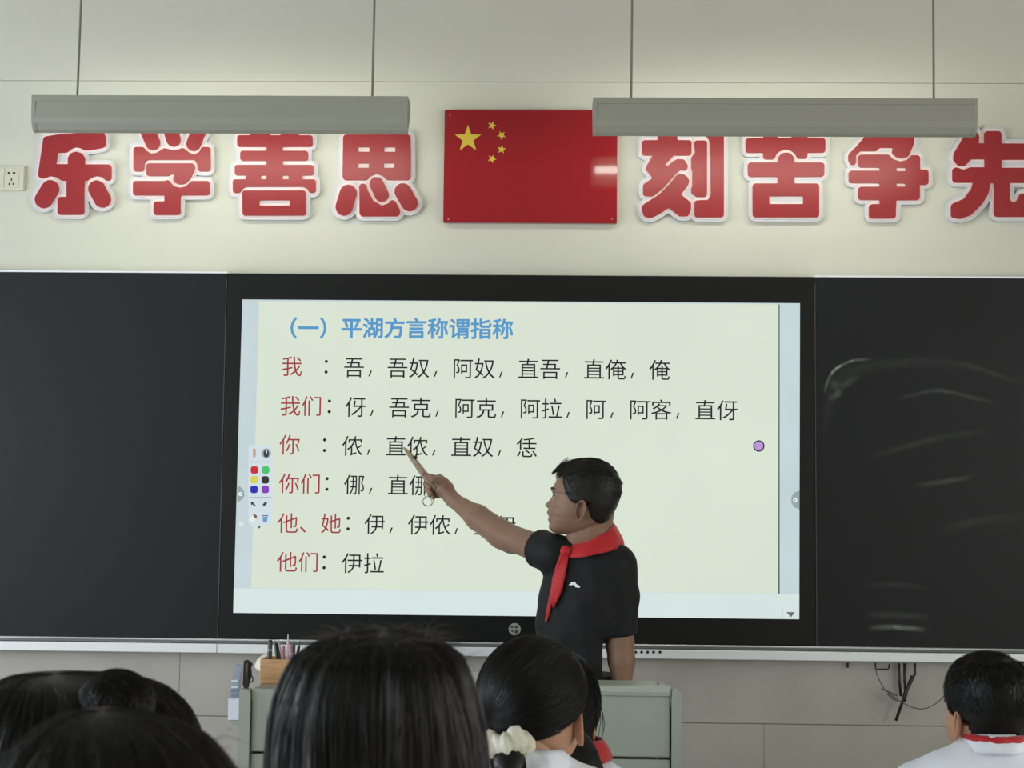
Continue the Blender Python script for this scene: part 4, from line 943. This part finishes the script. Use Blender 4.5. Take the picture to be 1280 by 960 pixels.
# solid cap made from the head surface
def scalp(Mx, par, rule, thick, m, name='hair'):
    Pn, ys = head_points(False, 110, 96); nv, nt = Pn.shape[:2]; V = Pn.reshape(-1, 3); d = (V-HC)/HR; dn = d/np.linalg.norm(d, axis=1, keepdims=True)
    k = rule(dn, V); g = k.reshape(nv, nt).astype(float)
    for _ in range(3): g = (g+np.roll(g, 1, 1)+np.roll(g, -1, 1)+np.vstack([g[:1], g[:-1]])+np.vstack([g[1:], g[-1:]]))/5
    off = (g.ravel()-.42)*thick(dn)*1.7; V2_ = V+dn*np.clip(off, -.004, None)[:, None].clip(-.004, thick(dn)[:, None])
    i = np.arange(nv-1)[:, None]; q = np.arange(nt)[None]; q2 = (q+1) % nt
    F = np.stack([i*nt+q, i*nt+q2, (i+1)*nt+q2, (i+1)*nt+q], -1).reshape(-1, 4); kk = (g.ravel() > .05); F = F[kk[F].any(1)]
    np_mesh(name, app(Mx, V2_), F, m, par)
    return V2_, F, dn
def fuzz(Mx, par, sc3, n, m, flow, Lr, lift, r=.00035, S=5, jit=.2, R_=.088):
    V_, F, dn = sc3; f = F[rng.integers(0, len(F), n*3)]; w4 = rng.dirichlet((1, 1, 1, 1), len(f)); p = (V_[f]*w4[..., None]).sum(1); nn_ = dn[f].mean(1); nn_ /= np.linalg.norm(nn_, axis=1, keepdims=True)
    a = np.linalg.norm(V_[f[:, 0]]-V_[f[:, 2]], axis=1); k = rng.random(len(f)) < a/np.quantile(a, .95); p, nn_ = p[k][:n], nn_[k][:n]
    t = flow(nn_)+rng.normal(size=p.shape)*jit; t = t-nn_*(t*nn_).sum(1, keepdims=True); t /= np.linalg.norm(t, axis=1, keepdims=True)
    L = Lr(nn_)*rng.uniform(.6, 1.1, len(p)); lf = lift(nn_)*rng.uniform(.3, 1.1, len(p)); tt = np.linspace(0, 1, S)[None, :, None]; l3 = L[:, None, None]
    Pn = p[:, None]-nn_[:, None]*.001+t[:, None]*l3*tt+nn_[:, None]*(lf[:, None, None]*tt-(l3*tt)**2/(2*R_))
    strands('hair_strands', app(Mx, Pn.reshape(-1, 3)).reshape(Pn.shape), r, m, par)
def rule_t(dn, V):
    x = 600-V[:, 0]/HS; y = 500-V[:, 2]/HS      # the side view of the head, in the units of the profile table
    a = (y < 205) | ((x > np.interp(y, [200, 235, 320, 420, 440], [395, 415, 430, 478, 530])) & (y < 440))
    bk_ = (x > np.interp(y, [400, 430, 480, 560, 600], [560, 605, 628, 655, 720])) & (y < 600)
    return a | bk_
thk = lambda d: .0055+.006*np.clip(d[:, 2], 0, 1)*np.clip(d[:, 0]+.6, 0, 1.3)
sc_t = scalp(MH, T, rule_t, thk, m_ghair)
fuzz(MH, T, sc_t, 11000, m_ghair, lambda n_: np.where((n_[:, 2] > .45)[:, None], np.array((1.0, .1, -.25)), np.array((-.25, 0, -1.0))),
     lambda n_: np.where(n_[:, 2] > .45, .030, .014), lambda n_: np.where(n_[:, 2] > .45, .006+.004*np.clip(n_[:, 0], 0, 1), .003))
# stray tufts at the crown behind and the fringe in front
def tuft(base_px, tip_px, n, spread, dd=4.48):
    a = W(*base_px, dd); b_ = W(*tip_px, dd); A_ = a+rng.normal(size=(n, 3))*spread; B_ = b_+rng.normal(size=(n, 3))*spread*.35; t = np.linspace(0, 1, 5)[None, :, None]
    return A_[:, None]*(1-t)+B_[:, None]*t+np.array((0, 0, .004))*np.sin(t*math.pi)
tf = np.concatenate([tuft((768, 597), (778.5, 605), 60, .005), tuft((770, 608), (777.5, 617), 60, .005), tuft((706, 583), (690.5, 592), 160, .007), tuft((712, 580), (696, 586), 160, .008)])
strands('hair_strands', tf, .0004, m_ghair, T)
# pointer pen and key ring in the hand
st_ = empty('pointer_pen', P(531, 597, 4.862)); m_pt = mat('grey beige plastic', (150, 134, 118), 0.7, 0.15)
q = [W(504.5, 559.5, 4.918), W(508, 563, 4.914), W(513, 569.5, 4.907), W(527, 588.5, 4.882), W(534.5, 598.5, 4.868), W(545, 611, 4.852)]
B().tube([Vector(p) for p in q], [.0028, .0062, .0086, .0115, .0118, .010], 14).build('barrel', m_pt, st_, True)
bb = W(519, 571.8, 4.893); B().sphere(tuple(bb), (.008, .005, .0065), 10).build('button', m_dark, st_, True)
tag(st_, 'grey beige pointer pen with black button held against the screen', 'pen')
kr = empty('key_ring', P(534, 628, 4.86)); m_kr = mat('steel wire', (110, 116, 112), 0.3, metal=.6)
for cx_, cy_, r_, ti in ((534.3, 627.5, 5.8, .3), (535.2, 626.4, 6.6, -.4)):
    B().tube([P(cx_+r_*math.cos(a), cy_+r_*.92*math.sin(a), 4.855+.006*math.sin(a+ti)) for a in np.linspace(0, 2*math.pi, 29)[:-1]], .0009, 6, True).build('ring', m_kr, kr, True)
B().tube([P(x, y, 4.855) for x, y in ((532, 622.5), (530.5, 619), (531.5, 615.5))], .0009, 6).build('loop', m_kr, kr, True)
tag(kr, 'thin wire key ring hanging below the pointing hand', 'key ring')

# ---- pupils
def pupil(cx, ypx, D, face, hs, s, lab, skin=m_kid, lean=0.0, sw=1.0, shx=0.0, neck=1.0, du=0.07, stand=False):
    """cx, ypx: picture position of the ear-level centre of the head, D its distance; face: horizontal facing; s: body scale"""
    o = P(cx, ypx, D); Mx = frame(o, face, -.03, hs)
    Pn_ = person('person', (o.x, o.y, 0), lab)
    f = np.array((0.0+shx, 1.0)); f /= np.linalg.norm(f); r_ = np.array((f[1], -f[0])); ez = o.z+du*s
    def L(x, y, z): return np.array((o.x+r_[0]*x*s+f[0]*y*s, o.y-.02+r_[1]*x*s+f[1]*y*s, ez+(z-1.02)*s))
    V3, F3 = head_VF(True); V3 = app(Mx, V3)
    zf = 0.0
    Bd = Field(L(0, 0, 1.02)-np.array((.42*s, .30*s, .62*s)), L(0, 0, 1.02)+np.array((.42*s, .5*s, .05)), .007)
    nk = .043*hs*neck; Bd.cap(L(0, -.01, .86), (o.x-Mx[0, 0]*.035, o.y-Mx[1, 0]*.035, o.z-.01), nk*1.1, nk, .02)
    for sd in ((-1, 1) if stand else ()):
        Bd.cap(L(sd*.185*sw, .07, .68), L(sd*.19*sw, .06, .50), .034*s, .026*s, .02); Bd.cap(L(sd*.19*sw, .06, .50), L(sd*.19*sw, .07, .44), .028*s, .028*s, .01, .6, (1, 0, 0))
        for i in range(4): Bd.cap(L(sd*.19*sw, .045+.018*i, .43), L(sd*.185*sw, .05+.018*i, .395), .0085*s, .007*s, .003)
    for sd in (() if stand else (-1, 1)):
        Bd.cap(L(sd*.185, .10, .63), L(sd*.13, .27, .56), .034*s, .026*s, .02); Bd.cap(L(sd*.13, .27, .56), L(sd*.10, .32, .535), .028*s, .028*s, .01, .6, (0, 0, 1))
        for i in range(4):
            a = L(sd*(.075+.018*i), .345, .535); c_ = L(sd*(.072+.018*i), .385, .525); Bd.cap(a, c_, .0085*s, .0075*s, .003); Bd.cap(c_, L(sd*(.072+.018*i), .40, .505), .0075*s, .0065*s, .003)
        Bd.cap(L(sd*.075, .31, .535), L(sd*.055, .345, .525), .009*s, .008*s, .004)
    V1, F1 = Bd.mesh()
    np_mesh('body', np.concatenate([V1, V3]), np.concatenate([F1, F3+len(V1)]), skin, Pn_); face_parts(Mx, Pn_)
    Sf = Field(L(0, 0, .68)-np.array((.30*s, .26*s, .30*s)), L(0, 0, .68)+np.array((.30*s, .26*s, .27*s)), .006)
    c0 = L(0, 0, 0); q = lambda z: ez+(z-1.02)*s
    Sf.torso([(q(.42), c0[0], c0[1], .135*s, .10*s), (q(.55), c0[0], c0[1], .130*s, .095*s), (q(.70), c0[0], c0[1], .135*s*sw, .095*s), (q(.80), c0[0], c0[1], .145*s*sw, .092*s), (q(.855), c0[0], c0[1], .125*s*sw, .078*s), (q(.885), c0[0], c0[1], .085*s, .062*s), (q(.905), c0[0], c0[1], .060*s, .054*s)],
             .02, math.atan2(-f[0], f[1]), 2.3, .0018*s, cx*.01)
    for sd in (-1, 1): Sf.cap(L(sd*.11*sw, 0, .828), L(sd*.165*sw, .02, .79), .046*s, .050*s, .03); Sf.cap(L(sd*.165*sw, .02, .79), L(sd*.185*sw, .07, .66), .050*s, .050*s, .02)
    Sf.cap(L(0, -.005, .93), L(0, -.005, .89), .048*s, .046*s, .004, cut=True)
    V, F = Sf.mesh(); sh_ = np_mesh('shirt', relax(V, F, 1), F, m_shirtw, Pn_)
    Tf = Field(np.array((c0[0]-.25*s, c0[1]-.16*s, 0.03)), np.array((c0[0]+.25*s, c0[1]+.55*s, q(.56))), .011)
    for sd in (-1, 1):
        k = L(sd*.075, .0, .44) if stand else L(sd*.10, .30, .45); Tf.cap(L(sd*.075, .0, .46), k, .080*s, .062*s, .03); Tf.cap(k, np.array((k[0], k[1]+.01, .10)), .060*s, .040*s, .02)
    V, F = Tf.mesh(); np_mesh('trousers', relax(V, F, 1), F, m_trou, Pn_)
    for sd in (-1, 1):
        k = L(sd*.075, .0, .45) if stand else L(sd*.10, .30, .45); Fo = Field((k[0]-.07, k[1]-.08, 0), (k[0]+.07, k[1]+.22, .14), .008); Fo.cap((k[0], k[1], .045), (k[0], k[1]+.13, .035), .042, .034, .02); Fo.cap((k[0], k[1], .05), (k[0], k[1], .11), .042, .042, .02)
        V, F = Fo.mesh(); np_mesh('shoe', V, F, m_shoe, Pn_)
    # shirt collar
    scarf_ring(Pn_, L(0, -.005, 0), (f[0], f[1]), .049*s, .070*s, q(.918), q(.880), .02*s, m_shirtw, .004, 'collar')
    return Pn_, Mx, o, L, q
def long_hair(par, cx, D, rows_px, depth, m, n, name='hair', cy=0.0, seedp=0, lockamp=.02, S=18, whorl=(0, 0), part=0.0, n_c=26):
    """hair that falls from the crown: rows (picture y, half width in px, x shift in px) measured at distance D"""
    R_ = np.array(rows_px, float); z = np.array([P(cx, y, D).z for y in R_[:, 0]]); x0 = P(cx, R_[0, 0], D).x; k = D/FOC
    hw = R_[:, 1]*k; xc = x0+R_[:, 2]*k; hd = hw*depth; y0 = -CD+D+hd.max()*0+cy
    L_ = np.concatenate([[0], np.cumsum(np.hypot(np.diff(z), np.diff(hw)))]); L_ /= L_[-1]
    ph1, ph2 = rng.uniform(0, 6.28, 2)
    def surf(t, th, rad):
        Z = np.interp(t, L_, z); Hw = np.interp(t, L_, hw); Hd = np.interp(t, L_, hd); Xc = np.interp(t, L_, xc); sh_ = np.clip(1-t*2.5, 0, 1)
        g = 1+lockamp*np.clip(t*4, 0, 1)*(np.sin(th*13+ph1+3*t)+.6*np.sin(th*29+ph2-4*t))
        e = 2/2.3
        return np.stack([Xc+whorl[0]*sh_+Hw*rad*g*np.sign(np.cos(th))*np.abs(np.cos(th))**e, y0+whorl[1]*sh_+Hd*rad*g*np.sign(np.sin(th))*np.abs(np.sin(th))**e, Z+(rad-1)*Hw*.5*np.clip(1-t*3, 0, 1)], -1)
    NT = 120; NV = 46; t = np.linspace(0, 1, NV)[:, None]; th = np.linspace(0, 2*math.pi, NT+1)[:-1][None]
    V = surf(t+0*th, th+0*t, .975+0*t*th).reshape(-1, 3); i = np.arange(NV-1)[:, None]; q_ = np.arange(NT)[None]; q2 = (q_+1) % NT
    F = np.stack([i*NT+q_, (i+1)*NT+q_, (i+1)*NT+q2, i*NT+q2], -1).reshape(-1, 4)
    h = np_mesh(name, V, F, m, par)
    tc0 = rng.uniform(0, 2*math.pi, n_c*5); th0 = rng.choice(tc0, n)+rng.normal(size=n)*.045; drift = rng.normal(size=n)*.10
    tt = np.linspace(0.0, 1, S)[None]; t0 = rng.uniform(0.0, .12, n)[:, None]; t1 = rng.uniform(.75, 1.0, n)[:, None]
    T_ = t0+(t1-t0)*tt; rr = (.985+.028*rng.random(n))[:, None]+.010*np.sin(T_*9+rng.uniform(0, 6.28, n)[:, None])
    Pn = surf(T_, th0[:, None]+drift[:, None]*T_+.03*np.sin(T_*7+th0[:, None]*5), rr)
    strands('hair_strands', Pn, .00042, m, par)
    return h, surf
def flyaway(par, cx, cy_, D, n, w_px, h_px, m, ang=(20, 160), r=.0002):
    k = D/FOC; o = np.array(P(cx, cy_, D)); a = np.radians(rng.uniform(ang[0], ang[1], n)); b0 = o+np.stack([rng.uniform(-1, 1, n)*w_px*k, rng.normal(size=n)*.02, rng.uniform(-.010, .0, n)-np.abs(rng.normal(size=n))*.001], 1)
    L_ = rng.uniform(.6, 2.2, n)*h_px*k; t = np.linspace(0, 1, 8)[None, :, None]; dr = np.stack([np.cos(a), rng.normal(size=n)*.3, np.sin(a)*.7], 1)
    bend = np.stack([np.sign(np.cos(a))*1.1, 0*a, -0.9+0*a], 1)
    Pn = b0[:, None]+dr[:, None]*L_[:, None, None]*t+bend[:, None]*L_[:, None, None]*t*t*rng.uniform(.2, .8, n)[:, None, None]
    strands('flyaway_hair', Pn, r, m, par)

# B: the big head in the middle foreground
Bp, MB_, oB, LB, qB = pupil(472, 1008, 1.15, (0.05, 1), .80, .90, 'pupil with smooth shoulder-length black hair, seen from behind, largest head, centre foreground', stand=True)
long_hair(Bp, 476, 1.15, [(786, 2, 4), (787.5, 22, 4), (791, 46, 2), (797, 66, 0), (806, 84, -1), (820, 102, -2), (842, 112, -3), (870, 122, -4), (900, 128, -4), (940, 132, -3), (975, 134, -2), (1040, 133, -2), (1120, 130, 0), (1190, 112, 0), (1230, 90, 0)], 1.08, m_hairb, 9000, cy=.01, whorl=(.0, -.02))
flyaway(Bp, 482, 793, 1.15, 520, 62, 26, m_fly, r=.00026); flyaway(Bp, 420, 812, 1.15, 60, 34, 10, m_hairb, (100, 175)); flyaway(Bp, 555, 818, 1.15, 60, 30, 9, m_hairb, (5, 80))
# A: two heads in the left foreground
A1, _, oA, _, _ = pupil(138, 1195, 0.90, (0.1, 1), .76, .90, 'nearest pupil at the lower left corner, blurred dark head from behind', stand=True)
long_hair(A1, 140, 0.90, [(891, 2, -18), (893, 34, -18), (900, 62, -14), (912, 88, -8), (930, 112, -3), (955, 131, 0), (990, 152, 2), (1040, 170, 2), (1100, 178, 2), (1180, 172, 0), (1290, 140, 0)], 1.05, m_hairb, 6500, cy=.01)
flyaway(A1, 200, 925, 0.90, 60, 70, 14, m_hairb, (5, 80)); flyaway(A1, 250, 965, .90, 50, 25, 20, m_hairb, (0, 60))
A2, _, oA2, _, _ = pupil(100, 1042, 1.42, (0.15, 1), .92, 1.0, 'pupil with a small hair bun at the left edge, behind the nearest blurred head', stand=True)
long_hair(A2, 100, 1.42, [(843, 2, -30), (844, 40, -28), (847, 68, -20), (854, 92, -10), (865, 110, -4), (885, 128, 0), (915, 142, 0), (950, 150, 0), (1000, 150, 0), (1080, 140, 0), (1160, 110, 0)], 1.0, m_hairb, 6000)
bc = np.array(P(145, 882, 1.36)); b = B(); b.sphere(tuple(bc), (.033, .030, .031), 24); b.build('hair_bun', m_hairb, A2, True)
nn = 1100; ax_ = rng.normal(size=(nn, 3))*.25+np.array((.2, -1, .3)); ax_ /= np.linalg.norm(ax_, axis=1, keepdims=True); e1 = np.cross(ax_, (0, 0, 1.)); e1 /= np.linalg.norm(e1, axis=1, keepdims=True); e2 = np.cross(ax_, e1)
a0 = rng.uniform(0, 6.28, nn); tt = np.linspace(0, 2.2, 12); off = rng.uniform(-.75, .95, nn); rr = np.sqrt(1-off**2)
cc = a0[:, None]+tt[None]; Pn = bc+(ax_[:, None]*off[:, None, None]+(e1[:, None]*np.cos(cc)[..., None]+e2[:, None]*np.sin(cc)[..., None])*rr[:, None, None])*np.array((.034, .031, .032))*rng.uniform(1, 1.05, nn)[:, None, None]
strands('hair_strands', Pn, .0004, m_hairb, A2)
flyaway(A2, 60, 850, 1.42, 110, 55, 16, m_hairb, (20, 170)); flyaway(A2, 205, 885, 1.42, 30, 15, 10, m_hairb, (0, 70))

def ell_hair(par, Mx, c, rad, nd, phim, m, n, target, curl=1.0, S=16, stop=.93, lump=.006, seed=0, jit=.05):
    cap_mesh('hair', Mx, c, np.array(rad)*.985, nd, phim, m, par, .90, lump=lump, seed=seed)
    nd = np.array(nd, float)/np.linalg.norm(nd); d = dirs(n*4)
    ang = np.arccos(np.clip(d@nd, -1, 1)); pm = phim if not callable(phim) else 1.6
    d = d[ang < pm*.97][:n]; t_ = np.array(target, float); t_ /= np.linalg.norm(t_); t_ = t_+rng.normal(size=d.shape)*jit; t_ /= np.linalg.norm(t_, axis=1, keepdims=True)
    om = np.arccos(np.clip((d*t_).sum(1), -.999, .999))[:, None, None]; tt = np.linspace(0, stop, S)[None, :, None]
    q_ = (np.sin((1-tt)*om)*d[:, None]+np.sin(tt*om)*t_[:, None])/np.sin(om)
    Pn = np.array(c)+q_*np.array(rad)*(.985+.03*rng.random((len(d), 1, 1)))
    strands('hair_strands', app(Mx, Pn.reshape(-1, 3)).reshape(Pn.shape), .0004, m, par)
# C: girl with a ponytail in a white scrunchie
yaw = math.radians(20); fC = (math.sin(yaw), math.cos(yaw))
Cp, MC, oC, LC, qC = pupil(668, 907, 2.58, fC, 1.0, .92, 'girl with ponytail in a cream scrunchie, white collar, in front of the lectern', neck=.9)
radC = (.112, .0945, .1010); cC = (-.004, .004, .052)
ell_hair(Cp, MC, cC, radC, (-.62, 0, .78), 1.78, m_hair, 9000, (-.80, .42, -.40), lump=.004)
def ponytail(par, base, tip, r0, r1, m, n, bulge=.03, S=12, side=0):
    base = np.array(base); tip = np.array(tip); b = B(); ts = np.linspace(0, 1, 9)
    cen = [base*(1-t)+tip*t+np.array((0, -bulge*math.sin(t*math.pi), 0)) for t in ts]
    rr = [r0*(.75+.7*math.sin(min(1, t*1.6)*math.pi/2))*(1-t)+r1*t for t in ts]
    b.tube([Vector(c) for c in cen], rr, 20).build('ponytail', m, par, True)
    a = rng.uniform(0, 6.28, n); q_ = np.sqrt(rng.random(n)); tt = np.linspace(0, 1.06, S)[None]; R2 = np.interp(tt, ts, rr)*1.06
    cn = base[None, None]*(1-tt[..., None])+tip[None, None]*tt[..., None]; cn = cn+np.stack([0*tt, -bulge*np.sin(tt*math.pi), 0*tt], -1)
    Pn = cn+np.stack([np.cos(a)[:, None]*R2*np.maximum(q_, .85)[:, None], np.sin(a)[:, None]*R2*np.maximum(q_, .85)[:, None], 0*R2+0*a[:, None]], -1)
    strands('hair_strands', Pn, .0004, m, par)
pb = np.array(P(636, 925, 2.47)); ponytail(Cp, P(633, 922, 2.49), P(641, 1005, 2.45), .026, .016, m_hair, 1800)
# scrunchie: gathered cloth ring
b = B(); nU, nV = 64, 14; cS = np.array(P(633, 933, 2.475)); tl_ = np.array((.22, -.30, -.93)); tl_ /= np.linalg.norm(tl_); s1 = np.cross(tl_, (0, 1., 0)); s1 /= np.linalg.norm(s1); s2 = np.cross(tl_, s1)
VV = np.zeros((nU, nV, 3))
for i in range(nU):
    a = 2*math.pi*i/nU; rd = math.cos(a)*s1+math.sin(a)*s2; pl = .0028*math.sin(9*a)+.0022*math.sin(17*a+1)
    for j in range(nV):
        c_ = 2*math.pi*j/nV; rmi = .0185+pl*(.6+.4*math.cos(c_))+.002*math.sin(5*a+3*c_)
        VV[i, j] = cS+rd*(.0265+rmi*math.cos(c_))+tl_*(rmi*1.15*math.sin(c_)+.004*math.sin(5*a))
i = np.arange(nU)[:, None]; j = np.arange(nV)[None]; i2 = (i+1) % nU; j2 = (j+1) % nV
np_mesh('scrunchie', VV.reshape(-1, 3), np.stack([i*nV+j, i2*nV+j, i2*nV+j2, i*nV+j2], -1).reshape(-1, 4), mat('cream ribbed cloth', (214, 212, 196), 0.7, bump=.3, bscale=80), Cp)
flyaway(Cp, 660, 797, 2.58, 60, 40, 5, m_hair)
# D: girl further in front, mostly hidden
fD = (.35, 1)
Dp, MD, oD, LD, qD = pupil(694, 905, 3.2, fD, 1.0, .98, 'girl with red scarf half hidden behind the girl with the scrunchie', shx=.1)
ell_hair(Dp, MD, (-.004, .0, .045), (.112, .0965, .115), (-.5, 0, .85), 1.95, m_hair, 5000, (-.7, .1, -.7), lump=.004)
ponytail(Dp, P(712, 925, 3.10), P(733, 1010, 3.02), .05, .03, m_hair, 2500, .02)
t = np.linspace(0, 1, 12)
for n_, pts in enumerate((((742, 868), (752, 885), (756, 905), (752, 925)), ((740, 866), (750, 882), (751, 900), (748, 922)), ((741, 872), (746, 892), (745, 915)), ((739, 862), (747, 872), (753, 890), (754, 915)))):
    B().tube([P(x, y, 3.15) for x, y in pts], [.0012, .0010, .0008, .0005][:len(pts)], 6).build('loose_strand', m_hair, Dp, True)
scarf_ring(Dp, LD(.018, -.004, 0), (fD[0], fD[1]), .080, .098, oD.z-.022, oD.z-.065, .01, m_red2, .008)
# E: boy at the right
fE = (-.36, .93)
Ep, ME, oE, LE, qE = pupil(1237, 906, 3.1, fE, .92, .92, 'boy with short black hair and white shirt at the lower right', sw=1.0, neck=.92, du=.092)
radE = (.1085, .0870, .0960); cE = (-.008, 0, .056)
def rule_e(dn, V):
    x = 600-V[:, 0]/HS; y = 500-V[:, 2]/HS
    a = (y < 225) | ((x > np.interp(y, [200, 260, 350, 430, 470], [380, 400, 440, 520, 560])) & (y < 455))
    return a | ((x > np.interp(y, [400, 450, 520, 600, 680], [590, 628, 640, 665, 700])) & (y < 690))
sc_e = scalp(ME, Ep, rule_e, lambda d: .0075+.003*np.clip(d[:, 2], 0, 1), m_hair)
fuzz(ME, Ep, sc_e, 15000, m_hair, lambda n_: np.where((n_[:, 2] > .85)[:, None], np.array((.5, .3, -.3)), np.array((0.05, 0, -1.0))), lambda n_: np.where(n_[:, 2] < -.1, .034, .020), lambda n_: .005+.003*np.clip(n_[:, 2], 0, 1), jit=.3)
scarf_ring(Ep, LE(0, -.006, 0), (-.3, 1), .049, .057, qE(.914), qE(.904), .004, m_red2, .005)
